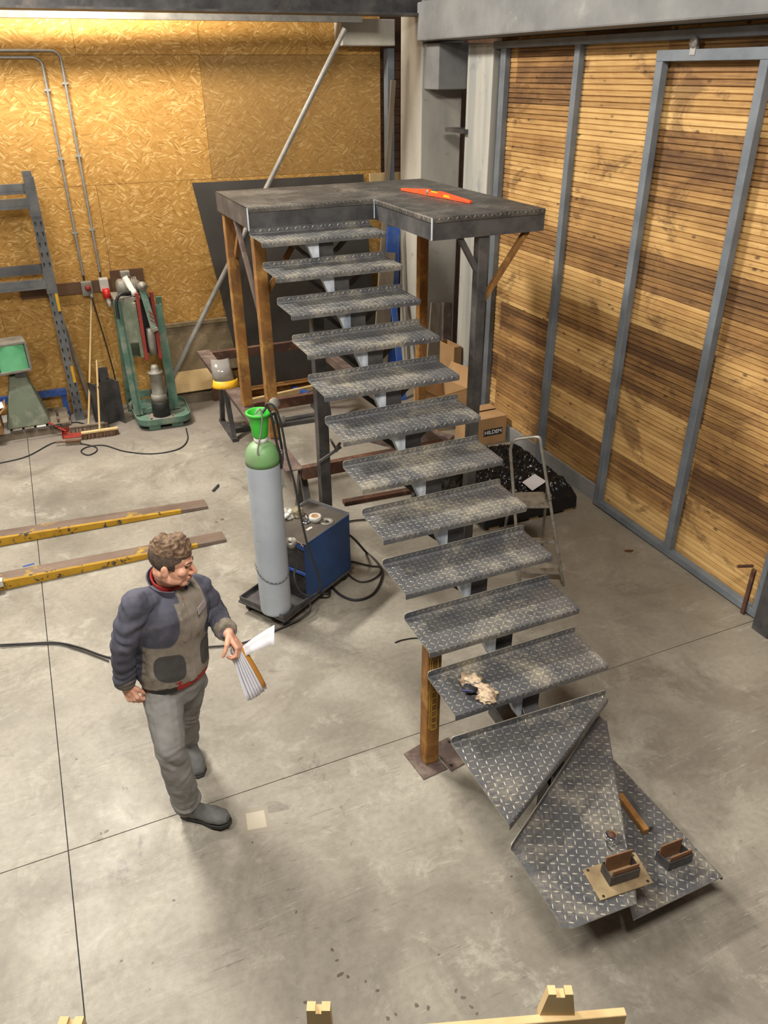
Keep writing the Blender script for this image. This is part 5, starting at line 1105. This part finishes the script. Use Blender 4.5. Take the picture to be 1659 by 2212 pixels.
def jacket_mat():
    t = NT('work_jacket_cloth'); v = t.coord(); n = t.ramp(t.noise(v, 5, 6, .6), [(.35, 0), (.65, 1)]); g = t.ramp(t.noise(v, 7, 8, .7, .3), [(.5, 0), (.68, 1)])
    a = t.n('Attribute', attribute_name='navy').outputs['Fac']; q = t.n('Attribute', attribute_name='pocket').outputs['Fac']
    nv = t.mix(t.math('MULTIPLY', g, .5), t.mix(n, lin(84, 85, 100), lin(64, 64, 76)), lin(98, 96, 102)); tp_ = t.mix(g, t.mix(n, lin(150, 141, 132), lin(124, 114, 102)), lin(88, 82, 64)); pk = t.mix(n, lin(76, 74, 73), lin(60, 58, 58))
    st = lambda f: t.ramp(t.math('ADD', f, .5), [(.499, 0), (.502, 1)])
    c = t.mix(st(q), t.mix(st(a), tp_, nv), pk); return t.out(c, .9, 0, t.noise(v, 160, 3), .15, .002)
jo = child('jacket', bm, [jacket_mat()])
for k_, nm_ in enumerate(('navy', 'pocket')): at_ = jo.data.attributes.new(nm_, 'FLOAT', 'POINT'); at_.data.foreach_set('value', [x_[k_] for x_ in vals])
# cuffs, collar, name patch, red collar, tag
for a, c_, nm in ((elR, wrR, 0), (elL, wrL, 1)):
    B = Body(); d = (c_-a).normalized(); u = d.orthogonal().normalized(); w = d.cross(u); q = lerp(a, c_, .9)
    B.loft([(q-d*.045, u*.054, w*.054), (q+d*.0, u*.055, w*.055), (q+d*.022, u*.047, w*.047)], 24); bm = B.solid(.005, 3, lambda p, n: wr(p, n, .004, 12)); child('cuff', bm, [jk2])
def band(name, c, ra, rb, h, th, mat, a0, a1, flare=0.0, tilt=0.0):
    b = MB(); vs = []; n = 30
    for i in range(n+1):
        a = math.radians(lerp(a0, a1, i/n))
        for k, (dr, z) in enumerate(((0, 0), (flare, h), (flare-th, h), (-th, 0))):
            vs.append(c+rt*((ra+dr)*math.cos(a))+fw*((rb+dr)*math.sin(a))+UP*(z-tilt*math.sin(a)))
    for i in range(n):
        for k in range(4): k2 = (k+1) % 4; b.add([vs[4*i+k], vs[4*i+k2], vs[4*i+4+k2], vs[4*i+4+k]], [(0, 1, 2, 3)], 0, True)
    return b.build(name, mat, man)
nb = nck-UP*.012
band('collar', nb+fw*.004+UP*.004, .09, .086, .054, .006, jk1, 110, 430, .016, .028)
band('shirt_collar', nb+UP*.012, .08, .077, .05, .008, redc, 80, 440, .004, .03)
b = MB(); q = nb+fw*.098-UP*.04; b.box(q, (.008, .006, .035), Matrix.Rotation(yaw, 3, 'Z')); b.build('zip_pull', NT('zip').out(lin(190, 90, 50), .5), man)
b = MB(); p_ = T(.8)+rt*.085+fw*.136; R_ = Matrix((rt, fw, UP)).transposed() @ Matrix.Rotation(-.5, 3, 'Z'); b.box(p_, (.07, .004, .04), R_); b.build('name_patch', NT('patch').out(lin(168, 158, 160), .8), man)
# boots
def boot(an, heel, toe, name='boot'):
    d = (toe-heel); L = d.length; d.normalize(); s = d.cross(UP).normalized(); up = s.cross(d).normalized(); b = Body()
    b.loft([(heel+up*.045, s*.036, up*.045), (heel+d*L*.2+up*.05, s*.042, up*.05), (heel+d*L*.45+up*.047, s*.044, up*.046), (heel+d*L*.7+up*.042, s*.053, up*.04), (heel+d*L*.9+up*.038, s*.048, up*.034), (heel+d*L*1.0+up*.033, s*.025, up*.02)], 20)
    b.cap([heel+d*L*.22+up*.08, an+UP*.06], [.05, .052]); bm = b.solid(.0055, 4, lambda p, n: wr(p, n, .003, 14)); child(name, bm, [bt])
    m_ = MB(); out = [(0, -.034), (.25, -.036), (.45, -.036), (.7, -.052), (.9, -.05), (1.03, -.02), (1.03, .02), (.9, .05), (.7, .052), (.45, .036), (.25, .036), (0, .034)]
    mt = Matrix((d, -s, up)).transposed().to_4x4(); mt = Matrix.Translation(heel-up*.006) @ mt; m_.prism([(x*L, y) for x, y in out], 0, .022, mt=mt); m_.build('boot_sole', M['rubber'], man, .003)
hR = V3((anR.x-.03, anR.y+.03, .012)); boot(anR, hR, hR+V3((.20, -.17, .02)).normalized()*.285)
hL = V3((anL.x, anL.y+.03, .085)); boot(anL, hL, hL+V3((.02, -.255, -.075)).normalized()*.275)
# papers in his left hand
pap = thing('paper_stack', 'bundle of white papers with an orange sheet held in the man\'s left hand', 'papers', PY(535, 1450, 3.0))
def sheet(name, mat, A, B_, Cc, D_, bow, par=pap, n=8):
    A, B_, Cc, D_ = (PY(*q) for q in (A, B_, Cc, D_)); nrm = (B_-A).cross(D_-A).normalized(); vs = []; b = MB()
    for i in range(n+1):
        t = i/n; l = lerp(A, D_, t); r = lerp(B_, Cc, t); o_ = nrm*(bow*math.sin(math.pi*t))
        for k in range(4): vs.append(lerp(l, r, k/3)+o_*(1+.3*math.sin(k)))
    b.add(vs, [(4*i+k, 4*i+k+1, 4*i+5+k, 4*i+4+k) for i in range(n) for k in range(3)], 0, True); o = b.build(name, mat, par); sm = o.modifiers.new('s', 'SOLIDIFY'); sm.thickness = .0008; return o
M['paper2'] = NT('paper_white').out(lin(236, 236, 244), .6); oc = NT('orange_sheet').out(lin(220, 150, 60), .6)
top = ((503, 1392, 3.06), (514, 1387, 3.08))
fan = [(538, 1517), (547, 1512), (553, 1508), (558, 1503), (563, 1500), (568, 1494), (573, 1488)]
for i, (x, y) in enumerate(fan):
    yy = 2.97+.012*i
    sheet('sheet', oc if i == 6 else M['paper2'], (500+i*2.0, 1394-i*.6, 3.05+.004*i), (511+i*1.8, 1391-i*.5, 3.07+.004*i), (x+(9 if i < 6 else 3), y-7, yy+.05), (x-4, y-2, yy), .012-.003*i)
sheet('sheet', M['paper2'], (514, 1404, 3.08), (520, 1424, 3.06), (592, 1392, 3.0), (593, 1350, 3.04), -.035)
sheet('sheet', M['paper'], (500, 1396, 3.09), (507, 1398, 3.1), (522, 1460, 3.1), (492, 1412, 3.08), .0)

# repeats share a group
GR = {'forklift_blade': 'fork blades on the floor', 'wall_conduit': 'conduits on the strand board wall', 'cardboard_box': 'cardboard boxes', 'box_section': 'box sections on the floor under the stairs', 'leaning_board': 'boards leaning by the column', 'broom': 'brooms beside the rack', 'post_bracket': 'post brackets on the winder steps', 'flat_steel_bar': 'steel bars on the floor', 'floor_cable': 'cables on the floor behind the man'}
for o in list(S.objects):
    base = o.name.split('.')[0]
    if o.parent is None and base in GR: o['group'] = GR[base]
